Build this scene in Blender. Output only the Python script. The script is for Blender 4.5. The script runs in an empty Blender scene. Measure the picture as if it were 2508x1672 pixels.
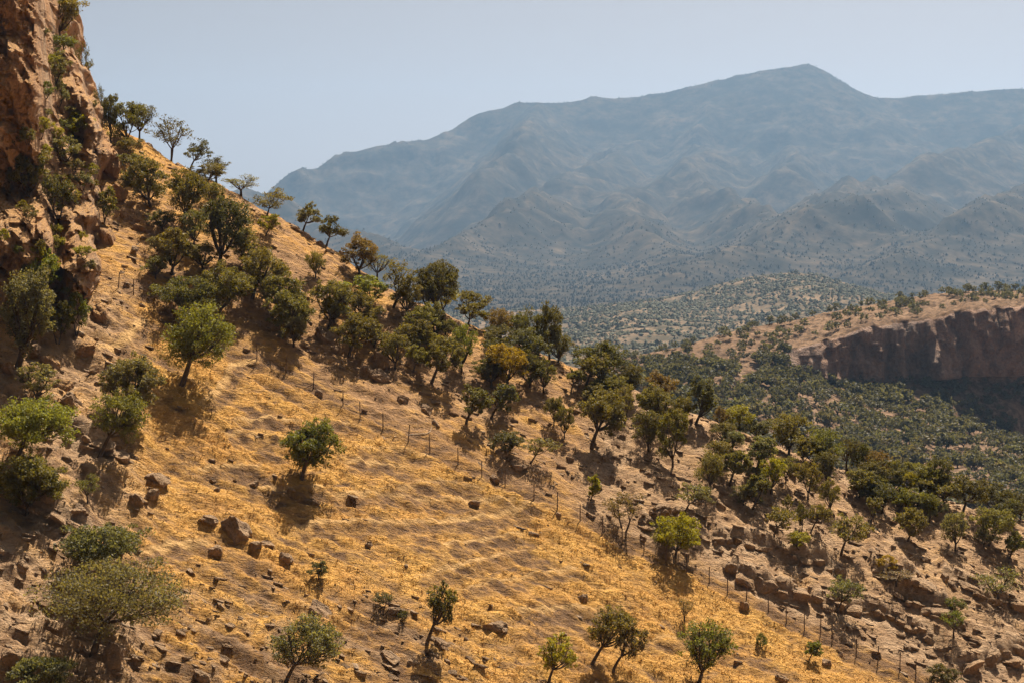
import bpy, math, random
import numpy as np

# ------------------------------------------------------------------ camera, light, exposure
SC = bpy.context.scene
COL = SC.collection
PW, PH, F, UC, VH = 2508.0, 1672.0, 4680.0, 1254.0, 620.0   # picture frame, focal length and eye level in its pixels

cam_d = bpy.data.cameras.new('camera')
cam_d.sensor_width = 36.0
cam_d.lens = 36.0 * F / PW
cam_d.shift_y = -(PH / 2 - VH) / PW
cam_d.clip_start, cam_d.clip_end = 1.0, 60000.0
cam = bpy.data.objects.new('camera', cam_d)
cam.rotation_euler = (math.radians(90), 0, 0)
COL.objects.link(cam)
SC.camera = cam

SUN_AZ, SUN_EL = math.radians(19.0), math.radians(58.0)     # azimuth to the right of the view, elevation
wd = bpy.data.worlds.new('World')
SC.world = wd
wd.use_nodes = True
nt = wd.node_tree
bg = nt.nodes['Background']
sky = nt.nodes.new('ShaderNodeTexSky')
sky.sky_type = 'NISHITA'
sky.sun_disc = False
sky.sun_elevation = SUN_EL
sky.sun_rotation = SUN_AZ
sky.altitude = 900.0
sky.air_density = 0.03
sky.dust_density = 6.0
sky.ozone_density = 0.0
nt.links.new(sky.outputs[0], bg.inputs[0])
bg.inputs[1].default_value = 0.074

sd = bpy.data.lights.new('sun', 'SUN')
sd.energy = 5.0
sd.angle = math.radians(0.6)
sd.color = (1.0, 0.89, 0.72)
sun = bpy.data.objects.new('sun', sd)
SDIR = (math.sin(SUN_AZ) * math.cos(SUN_EL), math.cos(SUN_AZ) * math.cos(SUN_EL), math.sin(SUN_EL))
from mathutils import Vector, Matrix, Euler
sun.rotation_euler = Vector(SDIR).to_track_quat('Z', 'Y').to_euler()
COL.objects.link(sun)

SC.view_settings.view_transform = 'Standard'
SC.view_settings.look = 'None'
SC.view_settings.exposure = 1.1
SC.view_settings.gamma = 1.0
SC.view_settings.use_curve_mapping = False
SC.render.engine = 'CYCLES'
cy = SC.cycles
cy.use_denoising = True
cy.max_bounces = 5
cy.diffuse_bounces = 2
cy.adaptive_threshold = 0.02
cy.glossy_bounces = 1
cy.transmission_bounces = 4
cy.volume_bounces = 0
cy.transparent_max_bounces = 8

rng = np.random.default_rng(7)
random.seed(7)

# ------------------------------------------------------------------ helpers: noise
def _hash(ix, iy, seed):
    n = (ix.astype(np.int64) * 374761393 + iy.astype(np.int64) * 668265263 + seed * 144269504) & 0xffffffff
    n = ((n ^ (n >> 13)) * 1274126177) & 0xffffffff
    return (n ^ (n >> 16)) & 0xffffffff

def perlin(x, y, seed=0):
    x = np.asarray(x, float); y = np.asarray(y, float)
    ix, iy = np.floor(x), np.floor(y)
    fx, fy = x - ix, y - iy
    sx = fx * fx * fx * (fx * (fx * 6 - 15) + 10)
    sy = fy * fy * fy * (fy * (fy * 6 - 15) + 10)
    def g(dx, dy):
        a = _hash(ix + dx, iy + dy, seed) * (2 * math.pi / 4294967296.0)
        return np.cos(a) * (fx - dx) + np.sin(a) * (fy - dy)
    n0 = g(0, 0) * (1 - sx) + g(1, 0) * sx
    n1 = g(0, 1) * (1 - sx) + g(1, 1) * sx
    return (n0 * (1 - sy) + n1 * sy) * 1.5

def fbm(x, y, octs=4, seed=0, gain=0.5):
    s, a = 0, 1.0
    for o in range(octs):
        s = s + a * perlin(x * 2 ** o + 17.3 * o, y * 2 ** o - 9.1 * o, seed + o)
        a *= gain
    return s

def ridged(x, y, octs=4, seed=0, gain=0.5):
    s, a = 0, 1.0
    for o in range(octs):
        s = s + a * (1 - 2 * np.abs(perlin(x * 2 ** o + 7.7 * o, y * 2 ** o + 3.1 * o, seed + o)))
        a *= gain
    return s

def noise3(p, seed=0):                       # value noise on (n, 3)
    i = np.floor(p); f = p - i
    f = f * f * (3 - 2 * f)
    out = 0
    for dx in (0, 1):
        for dy in (0, 1):
            for dz in (0, 1):
                h = _hash(i[:, 0] + dx + 57 * (i[:, 2] + dz), i[:, 1] + dy - 131 * (i[:, 2] + dz), seed) / 4294967296.0
                w = (f[:, 0] if dx else 1 - f[:, 0]) * (f[:, 1] if dy else 1 - f[:, 1]) * (f[:, 2] if dz else 1 - f[:, 2])
                out = out + h * w
    return out * 2 - 1

def facets(x, z, s, seed, tilt):              # broken faces: the offset and slant of the nearest random block
    X, Z = x / s, z / s
    ix, iz = np.floor(X), np.floor(Z)
    bd = np.full(X.shape, 1e9); out = np.zeros(X.shape)
    r = lambda a, b, k: _hash(a, b, seed + k) / 4294967296.0
    for dx in (-1, 0, 1):
        for dz in (-1, 0, 1):
            a, b = ix + dx, iz + dz
            cx, cz = a + r(a, b, 1), b + r(a, b, 2)
            d = (X - cx) ** 2 + ((Z - cz) * 0.75) ** 2
            val = (r(a, b, 3) - 0.5) + tilt * ((r(a, b, 4) - 0.5) * (X - cx) + (r(a, b, 5) - 0.35) * (Z - cz)) * 2
            m = d < bd
            bd = np.where(m, d, bd); out = np.where(m, val, out)
    return out

def sstep(a, b, x):
    t = np.clip((x - a) / (b - a), 0, 1)
    return t * t * (3 - 2 * t)

# ------------------------------------------------------------------ helpers: meshes and objects
def mesh_np(name, v, f, mats, attrs=None, smooth=False, mat_idx=None):
    v = np.ascontiguousarray(v, np.float32); f = np.ascontiguousarray(f, np.int32)
    me = bpy.data.meshes.new(name)
    k = f.shape[1]
    me.vertices.add(len(v)); me.loops.add(f.size); me.polygons.add(len(f))
    me.vertices.foreach_set('co', v.ravel())
    me.loops.foreach_set('vertex_index', f.ravel())
    me.polygons.foreach_set('loop_start', np.arange(0, f.size, k, dtype=np.int32))
    me.polygons.foreach_set('loop_total', np.full(len(f), k, np.int32))
    if mat_idx is not None:
        me.polygons.foreach_set('material_index', np.ascontiguousarray(mat_idx, np.int32))
    me.polygons.foreach_set('use_smooth', np.full(len(f), bool(smooth)))
    for n, a in (attrs or {}).items():
        at = me.attributes.new(n, 'FLOAT', 'POINT')
        at.data.foreach_set('value', np.ascontiguousarray(a, np.float32).ravel())
    me.update(calc_edges=True)
    for m in (mats if isinstance(mats, (list, tuple)) else [mats]):
        me.materials.append(m)
    return me

def add_obj(name, me, parent=None, loc=None, rot=None, scale=None, color=None):
    o = bpy.data.objects.new(name, me)
    if parent is not None: o.parent = parent
    if loc is not None: o.location = loc
    if rot is not None: o.rotation_euler = rot
    if scale is not None: o.scale = scale
    if color is not None: o.color = (*color, 1.0)
    COL.objects.link(o)
    return o

def tag(o, label, cat, group=None):
    o['label'] = label; o['category'] = cat
    if group: o['group'] = group
    return o

def grid_faces(nr, nc):
    i = np.arange((nr - 1) * (nc - 1)); r, c = i // (nc - 1), i % (nc - 1)
    a = r * nc + c
    return np.stack([a, a + 1, a + nc + 1, a + nc], 1)

def merge(parts):
    vs, fs, n = [], [], 0
    for v, f in parts:
        vs.append(v); fs.append(f + n); n += len(v)
    return np.concatenate(vs), np.concatenate(fs)

def unproj(u, v, Y):
    return np.stack([(u - UC) / F * Y, Y + 0 * u, (VH - v) / F * Y], -1)

# ------------------------------------------------------------------ materials
def new_mat(name):
    m = bpy.data.materials.new(name); m.use_nodes = True
    t = m.node_tree
    return m, t, t.nodes['Principled BSDF'], t.nodes['Material Output']

def N(t, typ, **kw):
    n = t.nodes.new(typ)
    for k, val in kw.items():
        if k.startswith('i_'):
            key = k[2:]
            n.inputs[int(key) if key.isdigit() else key].default_value = val
        else: setattr(n, k, val)
    return n

def attr(t, name):
    return N(t, 'ShaderNodeAttribute', attribute_name=name).outputs['Fac']

def mixc(t, fac, a, b, typ='MIX'):
    n = N(t, 'ShaderNodeMix', data_type='RGBA', blend_type=typ)
    for sock, val in ((0, fac), (6, a), (7, b)):
        if isinstance(val, (int, float)): n.inputs[sock].default_value = val
        elif isinstance(val, tuple): n.inputs[sock].default_value = (*val, 1.0) if len(val) == 3 else val
        else: t.links.new(val, n.inputs[sock])
    return n.outputs[2]

def noise_tex(t, vec, scale, detail=5, rough=0.6, dist=0.0, lo=0.35, hi=0.65):
    n = N(t, 'ShaderNodeTexNoise', i_Scale=scale, i_Detail=detail, i_Roughness=rough, i_Distortion=dist)
    t.links.new(vec, n.inputs['Vector'])
    r = N(t, 'ShaderNodeMapRange', i_1=lo, i_2=hi)
    t.links.new(n.outputs['Fac'], r.inputs[0])
    return r.outputs[0]

def math_n(t, op, a, b=0.0, clamp=False):
    n = N(t, 'ShaderNodeMath', operation=op, use_clamp=clamp)
    for i, val in enumerate((a, b)):
        if isinstance(val, (int, float)): n.inputs[i].default_value = val
        else: t.links.new(val, n.inputs[i])
    return n.outputs[0]

def mapping(t, vec, scale, rot=(0, 0, 0)):
    m = N(t, 'ShaderNodeMapping'); m.inputs['Scale'].default_value = scale; m.inputs['Rotation'].default_value = rot
    t.links.new(vec, m.inputs['Vector'])
    return m.outputs[0]

def bump(t, b, h, strength, dist):
    n = N(t, 'ShaderNodeBump', i_Strength=strength, i_Distance=dist)
    t.links.new(h, n.inputs['Height']); t.links.new(n.outputs[0], b.inputs['Normal'])

def ground_mat():
    m, t, b, _ = new_mat('hillside_ground')
    pos = N(t, 'ShaderNodeNewGeometry').outputs['Position']
    grass, rock, path = attr(t, 'grass'), attr(t, 'rock'), attr(t, 'path')
    n1 = noise_tex(t, pos, 0.9, 6, 0.65)
    n2 = noise_tex(t, pos, 5.0, 5, 0.7)
    n3 = noise_tex(t, pos, 0.22, 4, 0.6)
    pale = attr(t, 'pale')
    shaded_dirt = mixc(t, n1, (0.11, 0.062, 0.033), (0.23, 0.128, 0.064))  # bare soil, its colour darkened to include the self-shadow of rough ground
    shaded_dirt = mixc(t, math_n(t, 'MULTIPLY', n2, 0.6), shaded_dirt, (0.085, 0.048, 0.026))
    clay = mixc(t, n1, (0.25, 0.14, 0.068), (0.46, 0.275, 0.14))
    clay = mixc(t, math_n(t, 'MULTIPLY', n2, 0.5), clay, (0.17, 0.095, 0.05))
    shaded_dirt = mixc(t, pale, shaded_dirt, clay)
    straw = mixc(t, n2, (0.47, 0.245, 0.060), (0.68, 0.395, 0.105))
    straw = mixc(t, math_n(t, 'MULTIPLY', n3, 0.6), straw, (0.48, 0.235, 0.07))
    sv = mapping(t, pos, (0.22, 1.1, 0.9), (0, 0, -0.25))
    n4 = noise_tex(t, sv, 1.6, 5, 0.65)
    gm = math_n(t, 'ADD', grass, math_n(t, 'MULTIPLY', math_n(t, 'SUBTRACT', n4, 0.5), 0.65))
    gm = math_n(t, 'ADD', gm, math_n(t, 'MULTIPLY', math_n(t, 'SUBTRACT', n1, 0.5), 0.5), True)
    c = mixc(t, gm, shaded_dirt, straw)
    stone = mixc(t, n1, (0.34, 0.215, 0.125), (0.60, 0.42, 0.265))
    stone = mixc(t, math_n(t, 'MULTIPLY', n2, 0.5), stone, (0.15, 0.095, 0.062))
    rm = math_n(t, 'ADD', rock, math_n(t, 'MULTIPLY', math_n(t, 'SUBTRACT', n2, 0.5), 0.5), True)
    c = mixc(t, rm, c, stone)
    c = mixc(t, path, c, (0.60, 0.37, 0.155))
    t.links.new(c, b.inputs['Base Color'])
    b.inputs['Roughness'].default_value = 0.95
    b.inputs['Specular IOR Level'].default_value = 0.1
    hgt = math_n(t, 'ADD', math_n(t, 'MULTIPLY', n2, 0.5), n1)
    hgt = math_n(t, 'ADD', hgt, n4)
    bump(t, b, hgt, 0.9, 0.2)
    return m

def rock_mat(name, dark, light, rust, k=1.0, streak=False, obj=True, soil=False):
    m, t, b, _ = new_mat(name)
    tc = N(t, 'ShaderNodeTexCoord').outputs['Object'] if obj else N(t, 'ShaderNodeNewGeometry').outputs['Position']
    if streak:
        tc2 = mapping(t, tc, (1.0, 0.6, 0.13))
    else: tc2 = tc
    n1 = noise_tex(t, tc2, 1.1 * k, 6, 0.65)
    n2 = noise_tex(t, tc, 5.0 * k, 5, 0.7)
    n3 = noise_tex(t, tc2, 0.32 * k, 4, 0.6, 0.0, 0.42, 0.62)
    c = mixc(t, n1, dark, light)
    c = mixc(t, math_n(t, 'MULTIPLY', n3, 0.6), c, rust)
    c = mixc(t, math_n(t, 'MULTIPLY', n2, 0.42), c, tuple(x * 0.35 for x in dark))
    if soil:                                             # earth and straw lie on the flatter ledges
        nz = N(t, 'ShaderNodeSeparateXYZ'); t.links.new(N(t, 'ShaderNodeNewGeometry').outputs['Normal'], nz.inputs[0])
        r = N(t, 'ShaderNodeMapRange', i_1=0.42, i_2=0.68); t.links.new(nz.outputs[2], r.inputs[0])
        c = mixc(t, math_n(t, 'MULTIPLY', r.outputs[0], 0.85), c, mixc(t, n2, (0.50, 0.27, 0.09), (0.33, 0.19, 0.085)))
    t.links.new(c, b.inputs['Base Color'])
    b.inputs['Roughness'].default_value = 0.9
    b.inputs['Specular IOR Level'].default_value = 0.2
    bump(t, b, math_n(t, 'ADD', n1, math_n(t, 'MULTIPLY', n2, 0.5)), 0.9, 0.25 / k)
    return m

def leaf_mat():
    m, t, b, out = new_mat('oak_leaves')
    oc = N(t, 'ShaderNodeObjectInfo').outputs['Color']
    var = attr(t, 'var')
    c = mixc(t, var, (0.55, 0.52, 0.50), (1.5, 1.5, 1.5))
    col = mixc(t, 1.0, oc, c, 'MULTIPLY')
    t.links.new(col, b.inputs['Base Color'])
    b.inputs['Roughness'].default_value = 0.6
    b.inputs['Specular IOR Level'].default_value = 0.22
    tr = N(t, 'ShaderNodeBsdfTranslucent')
    tcol = mixc(t, 1.0, col, (1.65, 1.5, 0.55), 'MULTIPLY')
    t.links.new(tcol, tr.inputs[0])
    mx = N(t, 'ShaderNodeMixShader', i_0=0.40)
    t.links.new(b.outputs[0], mx.inputs[1]); t.links.new(tr.outputs[0], mx.inputs[2])
    t.links.new(mx.outputs[0], out.inputs['Surface'])
    return m

def plain_mat(name, c1, c2, scale, rough=0.9, bumpd=0.0, obj=True):
    m, t, b, _ = new_mat(name)
    tc = N(t, 'ShaderNodeTexCoord').outputs['Object'] if obj else N(t, 'ShaderNodeNewGeometry').outputs['Position']
    n1 = noise_tex(t, tc, scale, 5, 0.65)
    t.links.new(mixc(t, n1, c1, c2), b.inputs['Base Color'])
    b.inputs['Roughness'].default_value = rough
    b.inputs['Specular IOR Level'].default_value = 0.15
    if bumpd: bump(t, b, n1, 0.8, bumpd)
    return m

def far_mat(name, soil, soil2, scrub, s1, s2, mask=None, lo=0.42, hi=0.58):
    m, t, b, _ = new_mat(name)
    pos = N(t, 'ShaderNodeNewGeometry').outputs['Position']
    n1 = noise_tex(t, pos, s1, 6, 0.65)
    n2 = noise_tex(t, pos, s2, 6, 0.7, 0.0, lo, hi)
    c = mixc(t, n1, soil, soil2)
    c = mixc(t, n2, c, scrub)
    if mask: c = mixc(t, attr(t, mask), c, (0.20, 0.14, 0.105))
    t.links.new(c, b.inputs['Base Color'])
    b.inputs['Roughness'].default_value = 1.0
    b.inputs['Specular IOR Level'].default_value = 0.0
    return m

def var_leaf_mat(name, c1, c2):
    m, t, b, out = new_mat(name)
    c = mixc(t, attr(t, 'var'), c1, c2)
    t.links.new(c, b.inputs['Base Color'])
    b.inputs['Roughness'].default_value = 0.75
    b.inputs['Specular IOR Level'].default_value = 0.15
    return m

M_GROUND = ground_mat()
M_ROCK = rock_mat('weathered_limestone', (0.22, 0.135, 0.078), (0.55, 0.38, 0.235), (0.46, 0.265, 0.125))
M_CLIFF = rock_mat('red_cliff_rock', (0.21, 0.12, 0.068), (0.62, 0.41, 0.245), (0.58, 0.28, 0.10), 0.8, True, False, True)
M_FARCLIFF = rock_mat('far_cliff_rock', (0.14, 0.095, 0.075), (0.42, 0.29, 0.225), (0.46, 0.26, 0.16), 0.14, True, False)
M_LEAF = leaf_mat()
M_BARK = plain_mat('oak_bark', (0.045, 0.030, 0.020), (0.11, 0.076, 0.052), 9.0, 0.95, 0.03)
M_STRAW = var_leaf_mat('dry_straw', (0.40, 0.215, 0.052), (0.74, 0.455, 0.125))
M_POST = plain_mat('weathered_post_wood', (0.075, 0.045, 0.03), (0.16, 0.10, 0.065), 6.0)
M_WIRE = plain_mat('rusty_wire', (0.06, 0.04, 0.03), (0.12, 0.075, 0.05), 3.0, 0.7)
M_HOSE = plain_mat('pale_plastic_hose', (0.62, 0.55, 0.44), (0.78, 0.70, 0.58), 2.0, 0.6)
# ------------------------------------------------------------------ the near hillside
PA, PB, PC = -0.35, 0.486, -100.0                    # the slope as a plane: falls to the right and towards the viewer
def plane_y(u, v):
    return PC / (-(v - VH) / F - PA * (u - UC) / F - PB)

SKYL = np.array([(-400, -40), (100, 200), (350, 343), (393, 371), (443, 407), (546, 454), (643, 511), (714, 546), (754, 571), (800, 603),
                 (850, 631), (886, 660), (950, 703), (1011, 735), (1100, 771), (1136, 789), (1336, 871), (1400, 896), (1600, 975),
                 (1775, 1042), (2057, 1153), (2200, 1195), (2400, 1250), (2508, 1275), (2900, 1380), (3400, 1520)], float)
FENCE = [(554, 840), (629, 884), (700, 915), (768, 950), (840, 993), (882, 1026), (938, 1052), (1000, 1082), (1053, 1107), (1122, 1137), (1180, 1166),
         (1237, 1192), (1308, 1222), (1365, 1248), (1421, 1276), (1475, 1304), (1524, 1328), (1577, 1353), (1631, 1378), (1682, 1401),
         (1737, 1427), (1782, 1451), (1828, 1469), (1882, 1500), (1926, 1525), (1970, 1544), (2009, 1557), (2038, 1571),
         (2097, 1608), (2150, 1622), (2204, 1641), (2243, 1655)]
FN = np.array([(0, 620), (290, 700)] + FENCE + [(2508, 1790)], float)

def spaced(lo, f0, f1, hi, st):
    a = [f0]; s = st
    while a[-1] > lo: s *= 1.35; a.append(a[-1] - s)
    b = [f1]; s = st
    while b[-1] < hi: s *= 1.35; b.append(b[-1] + s)
    return np.array(sorted(set(a)) + list(np.arange(f0 + st, f1 - st / 2, st)) + b)

XS = spaced(-260, -58, 64, 330, 0.22)
YS = spaced(62, 116, 220, 420, 0.22)
GX, GY = np.meshgrid(XS, YS)
yc_px = plane_y(SKYL[:, 0], SKYL[:, 1])
xc_px = (SKYL[:, 0] - UC) / F * yc_px
o_ = np.argsort(xc_px)
S = GY - np.interp(GX, xc_px[o_], yc_px[o_])         # metres beyond the crest line
GZ = PC + PA * GX + PB * GY - (PB + 0.42) * 0.5 * (S + np.sqrt(S * S + 16.0))
GZ += 0.55 * fbm(GX / 21, GY / 17, 3, 11)

def skyline(Z):
    u = UC + F * GX / GY; v = VH - F * Z / GY
    bins = np.arange(-100, 2900, 25)
    k = np.digitize(u.ravel(), bins)
    out = np.full(len(bins) + 1, 1e9)
    ok = (GY.ravel() > 120) & (GY.ravel() < 260)
    np.minimum.at(out, k[ok], v.ravel()[ok])
    return bins + 12.5, out[1:]
for _ in range(3):                                     # let the crest meet its traced outline
    bu, bv = skyline(GZ)
    dv = bv - np.interp(bu, SKYL[:, 0], SKYL[:, 1])
    dv = np.where(np.abs(dv) > 300, 0, dv)
    U = UC + F * GX / GY
    GZ += np.interp(U, bu, dv) / F * GY * sstep(-30, -2, S)

def sampler(Z):
    def f(x, y):
        x = np.asarray(x, float); y = np.asarray(y, float)
        i = np.clip(np.searchsorted(XS, x) - 1, 0, len(XS) - 2); j = np.clip(np.searchsorted(YS, y) - 1, 0, len(YS) - 2)
        tx = np.clip((x - XS[i]) / (XS[i + 1] - XS[i]), 0, 1); ty = np.clip((y - YS[j]) / (YS[j + 1] - YS[j]), 0, 1)
        return (Z[j, i] * (1 - tx) + Z[j, i + 1] * tx) * (1 - ty) + (Z[j + 1, i] * (1 - tx) + Z[j + 1, i + 1] * tx) * ty
    return f
hz = sampler(GZ)
YR = np.arange(112, 262, 0.1)
def cast_ground(u, v):
    x = (u - UC) / F * YR; zr = (VH - v) / F * YR
    hit = np.nonzero(hz(x, YR) > zr)[0]
    if len(hit) == 0:
        k = int(np.argmin(VH - F * hz(x, YR) / YR + np.where(YR > 255, 1e6, 0)))
        return np.array([x[k], YR[k], hz(x[k], YR[k])]), False
    k = hit[0]
    return np.array([x[k], YR[k], hz(x[k], YR[k])]), True

U = UC + F * GX / GY; V = VH - F * GZ / GY
below = V - np.interp(U, FN[:, 0], FN[:, 1])           # how far (in picture pixels) below the fence line
n_a = fbm(GX / 6, GY / 6, 4, 31); n_b = fbm(GX / 1.6, GY / 1.6, 3, 41)
grass = 0.25 + 0.72 * sstep(-10, 30, below)
rocky = sstep(420, 250, U + 60 * n_a) * sstep(640, 760, V)
strata = sstep(1330, 1500, V + 40 * n_a - 0.12 * (U - 500)) * sstep(1500, 900, U)
slab = sstep(-8, -30, below) * sstep(1380, 1500, U)
upper = sstep(0, -60, below)
grass += 0.35 * upper * sstep(620, 480, U) * (1 - rocky) + 0.3 * upper * sstep(90, 40, V - np.interp(U, SKYL[:, 0], SKYL[:, 1])) * sstep(1100, 800, U)
grass *= (1 - 0.5 * rocky) * (1 - 0.35 * strata) * (1 - 0.85 * slab)
grass = grass - 0.5 * np.clip(n_a, -0.5, 1) * (1 - 0.3 * sstep(60, 10, np.abs(below - 60)))
band = sstep(70, 0, np.abs(below - 75)) * sstep(1300, 1500, U)      # the brightest strip of straw just under the fence
grass = np.clip(grass + 0.35 * band, 0, 1)
for u0, v0, ru, rv, k in [(1066, 1325, 75, 45, 1), (895, 1238, 70, 26, .9), (775, 1330, 62, 36, 1), (1236, 1440, 62, 32, .9), (1398, 1524, 48, 30, .8), (668, 1108, 48, 28, 1),
                          (610, 1010, 60, 30, .8), (560, 940, 40, 24, .7), (470, 1420, 60, 40, .6), (1010, 1165, 60, 16, .7), (905, 1140, 40, 14, .7), (1180, 1300, 50, 22, .6), (650, 1470, 80, 26, .6),
                          (1560, 1420, 40, 20, .6), (860, 1470, 50, 30, .6), (1700, 1590, 60, 30, .6), (1880, 1640, 50, 22, .7), (1290, 1370, 40, 18, .6)]:
    grass = grass - 0.75 * k * np.exp(-(((U - u0) * 0.88 + (V - v0) * 0.47) / ru) ** 2 - (((V - v0) * 0.88 - (U - u0) * 0.30) / rv) ** 2) * sstep(-0.5, 0.4, n_b + 0.4 * n_a)
grass = np.clip(grass, 0, 1)
rock = np.clip(0.5 * rocky + 0.35 * strata * sstep(-0.1, 0.3, n_b) + 0.55 * slab + 0.25 * upper * sstep(0.0, 0.5, n_a) * sstep(900, 1200, U), 0, 1)

# relief: animal terraces along the contours, bedding that runs down to the right, lumps and rills
hh = GZ + 0.5 * fbm(GX / 9, GY / 9, 3, 51) + 0.22 * n_b
ter = (hh / 1.05) % 1.0
saw = np.where(ter < 0.72, ter / 0.72, (1 - ter) / 0.28) - 0.5
tz = sstep(0, 60, below) * (1 - 0.6 * band) * (1 - rocky) * (0.35 + 0.65 * sstep(-0.35, 0.35, fbm(GX / 11, GY / 11, 2, 61)))
tz = np.clip(tz + 0.35 * upper * (1 - slab), 0, 1)
GZ = GZ + 0.20 * saw * tz
riser = sstep(0.66, 0.76, ter) * tz * sstep(-0.2, 0.25, fbm(GX / 4.5, GY / 4.5, 2, 63))
grass = grass * (1 - 0.7 * riser)
alx, acx = 0.97 * GX - 0.24 * GY, 0.24 * GX + 0.97 * GY
stk = fbm(alx / 5.5, acx / 0.95, 4, 67, 0.6)
big = fbm(alx / 17, acx / 2.6, 3, 69, 0.55)
grass = np.clip(grass - (0.6 * np.clip(stk + 0.08, -0.2, 0.8) + 0.55 * np.clip(big, -0.15, 0.6)) * (1 - 0.7 * band), 0, 1)
GZ = GZ - 0.30 * np.clip(stk, -0.6, 0.6) * (0.4 + 0.6 * sstep(-40, 30, below)) * (1 - 0.6 * band)
al, ac = 0.97 * GX - 0.24 * GY, 0.24 * GX + 0.97 * GY
bed = ridged(al / 2.6, ac / 0.7, 3, 71)
GZ = GZ + 0.11 * bed * (0.25 + 1.2 * strata + 0.45 * slab + 0.4 * upper) + 0.12 * n_b + 0.12 * fbm(GX / 0.9, GY / 0.9, 3, 81)
GZ = GZ + rocky * (0.55 * ridged(GX / 5.5, GY / 5.5, 4, 91) + 0.2 * ridged(al / 2.2, ac / 0.8, 3, 95))
hz = sampler(GZ)

def seg_dist(P):
    best = np.full(GX.shape, 1e9); sgn = np.ones(GX.shape); tt = np.zeros(GX.shape)
    L = np.r_[0, np.cumsum(np.hypot(*np.diff(P[:, :2], axis=0).T))]
    for a, b, l0, l1 in zip(P[:-1], P[1:], L[:-1], L[1:]):
        dx, dy = b[0] - a[0], b[1] - a[1]
        q = np.clip(((GX - a[0]) * dx + (GY - a[1]) * dy) / (dx * dx + dy * dy), 0, 1)
        rx, ry = GX - a[0] - q * dx, GY - a[1] - q * dy
        d = np.hypot(rx, ry); m = d < best
        best = np.where(m, d, best); sgn = np.where(m, np.sign(dx * ry - dy * rx), sgn); tt = np.where(m, (l0 + q * (l1 - l0)) / L[-1], tt)
    return best * sgn, best, tt

LEDGES = [([(1740, 1322), (1800, 1335), (1840, 1345), (1915, 1360), (1984, 1385), (2060, 1408)], 1.25, 4.0),
          ([(1775, 1400), (1828, 1425), (1880, 1452), (1940, 1472), (1975, 1476)], 1.7, 4.5),
          ([(1980, 1474), (2030, 1490), (2088, 1502), (2150, 1512), (2191, 1528), (2225, 1543), (2263, 1562), (2300, 1592)], 1.15, 5.0),
          ([(2185, 1462), (2240, 1490), (2300, 1512), (2340, 1528)], 1.7, 3.0),
          ([(2300, 1420), (2360, 1440), (2420, 1480), (2520, 1500)], 1.3, 4.0),
          ([(2345, 1655), (2400, 1645), (2450, 1620), (2540, 1590)], 1.4, 6.0),
          ([(2130, 1400), (2200, 1425), (2260, 1440)], 1.3, 3.0),
          ([(1560, 1290), (1600, 1300), (1650, 1292), (1700, 1300)], 0.9, 3.5),
          ([(1500, 1190), (1560, 1200), (1640, 1196)], 0.5, 3.0),
          ([(760, 905), (840, 945), (910, 975), (960, 1000)], 0.5, 2.5),
          ([(100, 1020), (160, 1060), (230, 1100), (300, 1130)], 1.2, 3.5),
          ([(60, 1230), (150, 1290), (240, 1310)], 1.1, 3.0),
          ([(90, 1480), (190, 1520), (280, 1560)], 1.3, 3.0),
          ([(380, 1610), (460, 1640), (560, 1668)], 0.5, 1.6),
          ([(470, 1555), (560, 1600), (660, 1640)], 0.4, 1.5)]
wn = 0.35 * fbm(GX / 1.3, GY / 1.3, 3, 101)
for pts, h, L in LEDGES:
    P = np.array([cast_ground(u, v)[0] for u, v in pts])
    sdist, d, tt = seg_dist(P)
    tp = sstep(0, 0.12, tt) * (1 - sstep(0.86, 1, tt)) * (d < 30)
    blocky = 1 + 0.5 * perlin(tt * 9, tt * 0 + h * 7, 5)
    dz = 0.8 * h * tp * blocky * sstep(-0.1, 0.7, sdist + 0.5 * wn) * np.exp(-np.clip(sdist, 0, 60) / L)
    GZ = GZ + dz
    rock = np.clip(rock + tp * sstep(1.6, 0.2, d) * (h > 0.7), 0, 1)
    grass = grass * (1 - 0.8 * tp * sstep(1.6, 0.2, d))
hz = sampler(GZ)

path = np.zeros(GX.shape)
PATHS = [([(700, 1290), (789, 1278), (950, 1276), (1057, 1269), (1218, 1260), (1325, 1230)], 0.34), ([(790, 1212), (950, 1207), (1093, 1214), (1182, 1218), (1271, 1218)], 0.26),
         ([(150, 870), (214, 857), (303, 832), (357, 778)], 0.5), ([(480, 990), (536, 957), (571, 893), (639, 886)], 0.36), ([(560, 1024), (650, 1020), (730, 1030), (850, 1036), (930, 1060)], 0.2),
         ([(545, 1060), (620, 1056), (700, 1066)], 0.2), ([(824, 1128), (921, 1126), (1006, 1137)], 0.22), ([(900, 1205), (1014, 1190), (1075, 1173), (1129, 1183), (1190, 1196)], 0.2),
         ([(1000, 1420), (1057, 1396), (1146, 1371), (1207, 1360), (1300, 1335)], 0.24), ([(1254, 1487), (1379, 1487), (1539, 1492)], 0.22), ([(1111, 1440), (1200, 1421), (1307, 1398), (1420, 1390)], 0.2),
         ([(330, 1360), (420, 1330), (520, 1330)], 0.45), ([(860, 1090), (960, 1096), (1060, 1118)], 0.18), ([(600, 1180), (690, 1200), (800, 1196)], 0.2), ([(480, 1150), (560, 1140), (640, 1150)], 0.2),
         ([(1080, 1330), (1180, 1320), (1290, 1300)], 0.18), ([(1500, 1560), (1600, 1570), (1700, 1560)], 0.2)]
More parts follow.
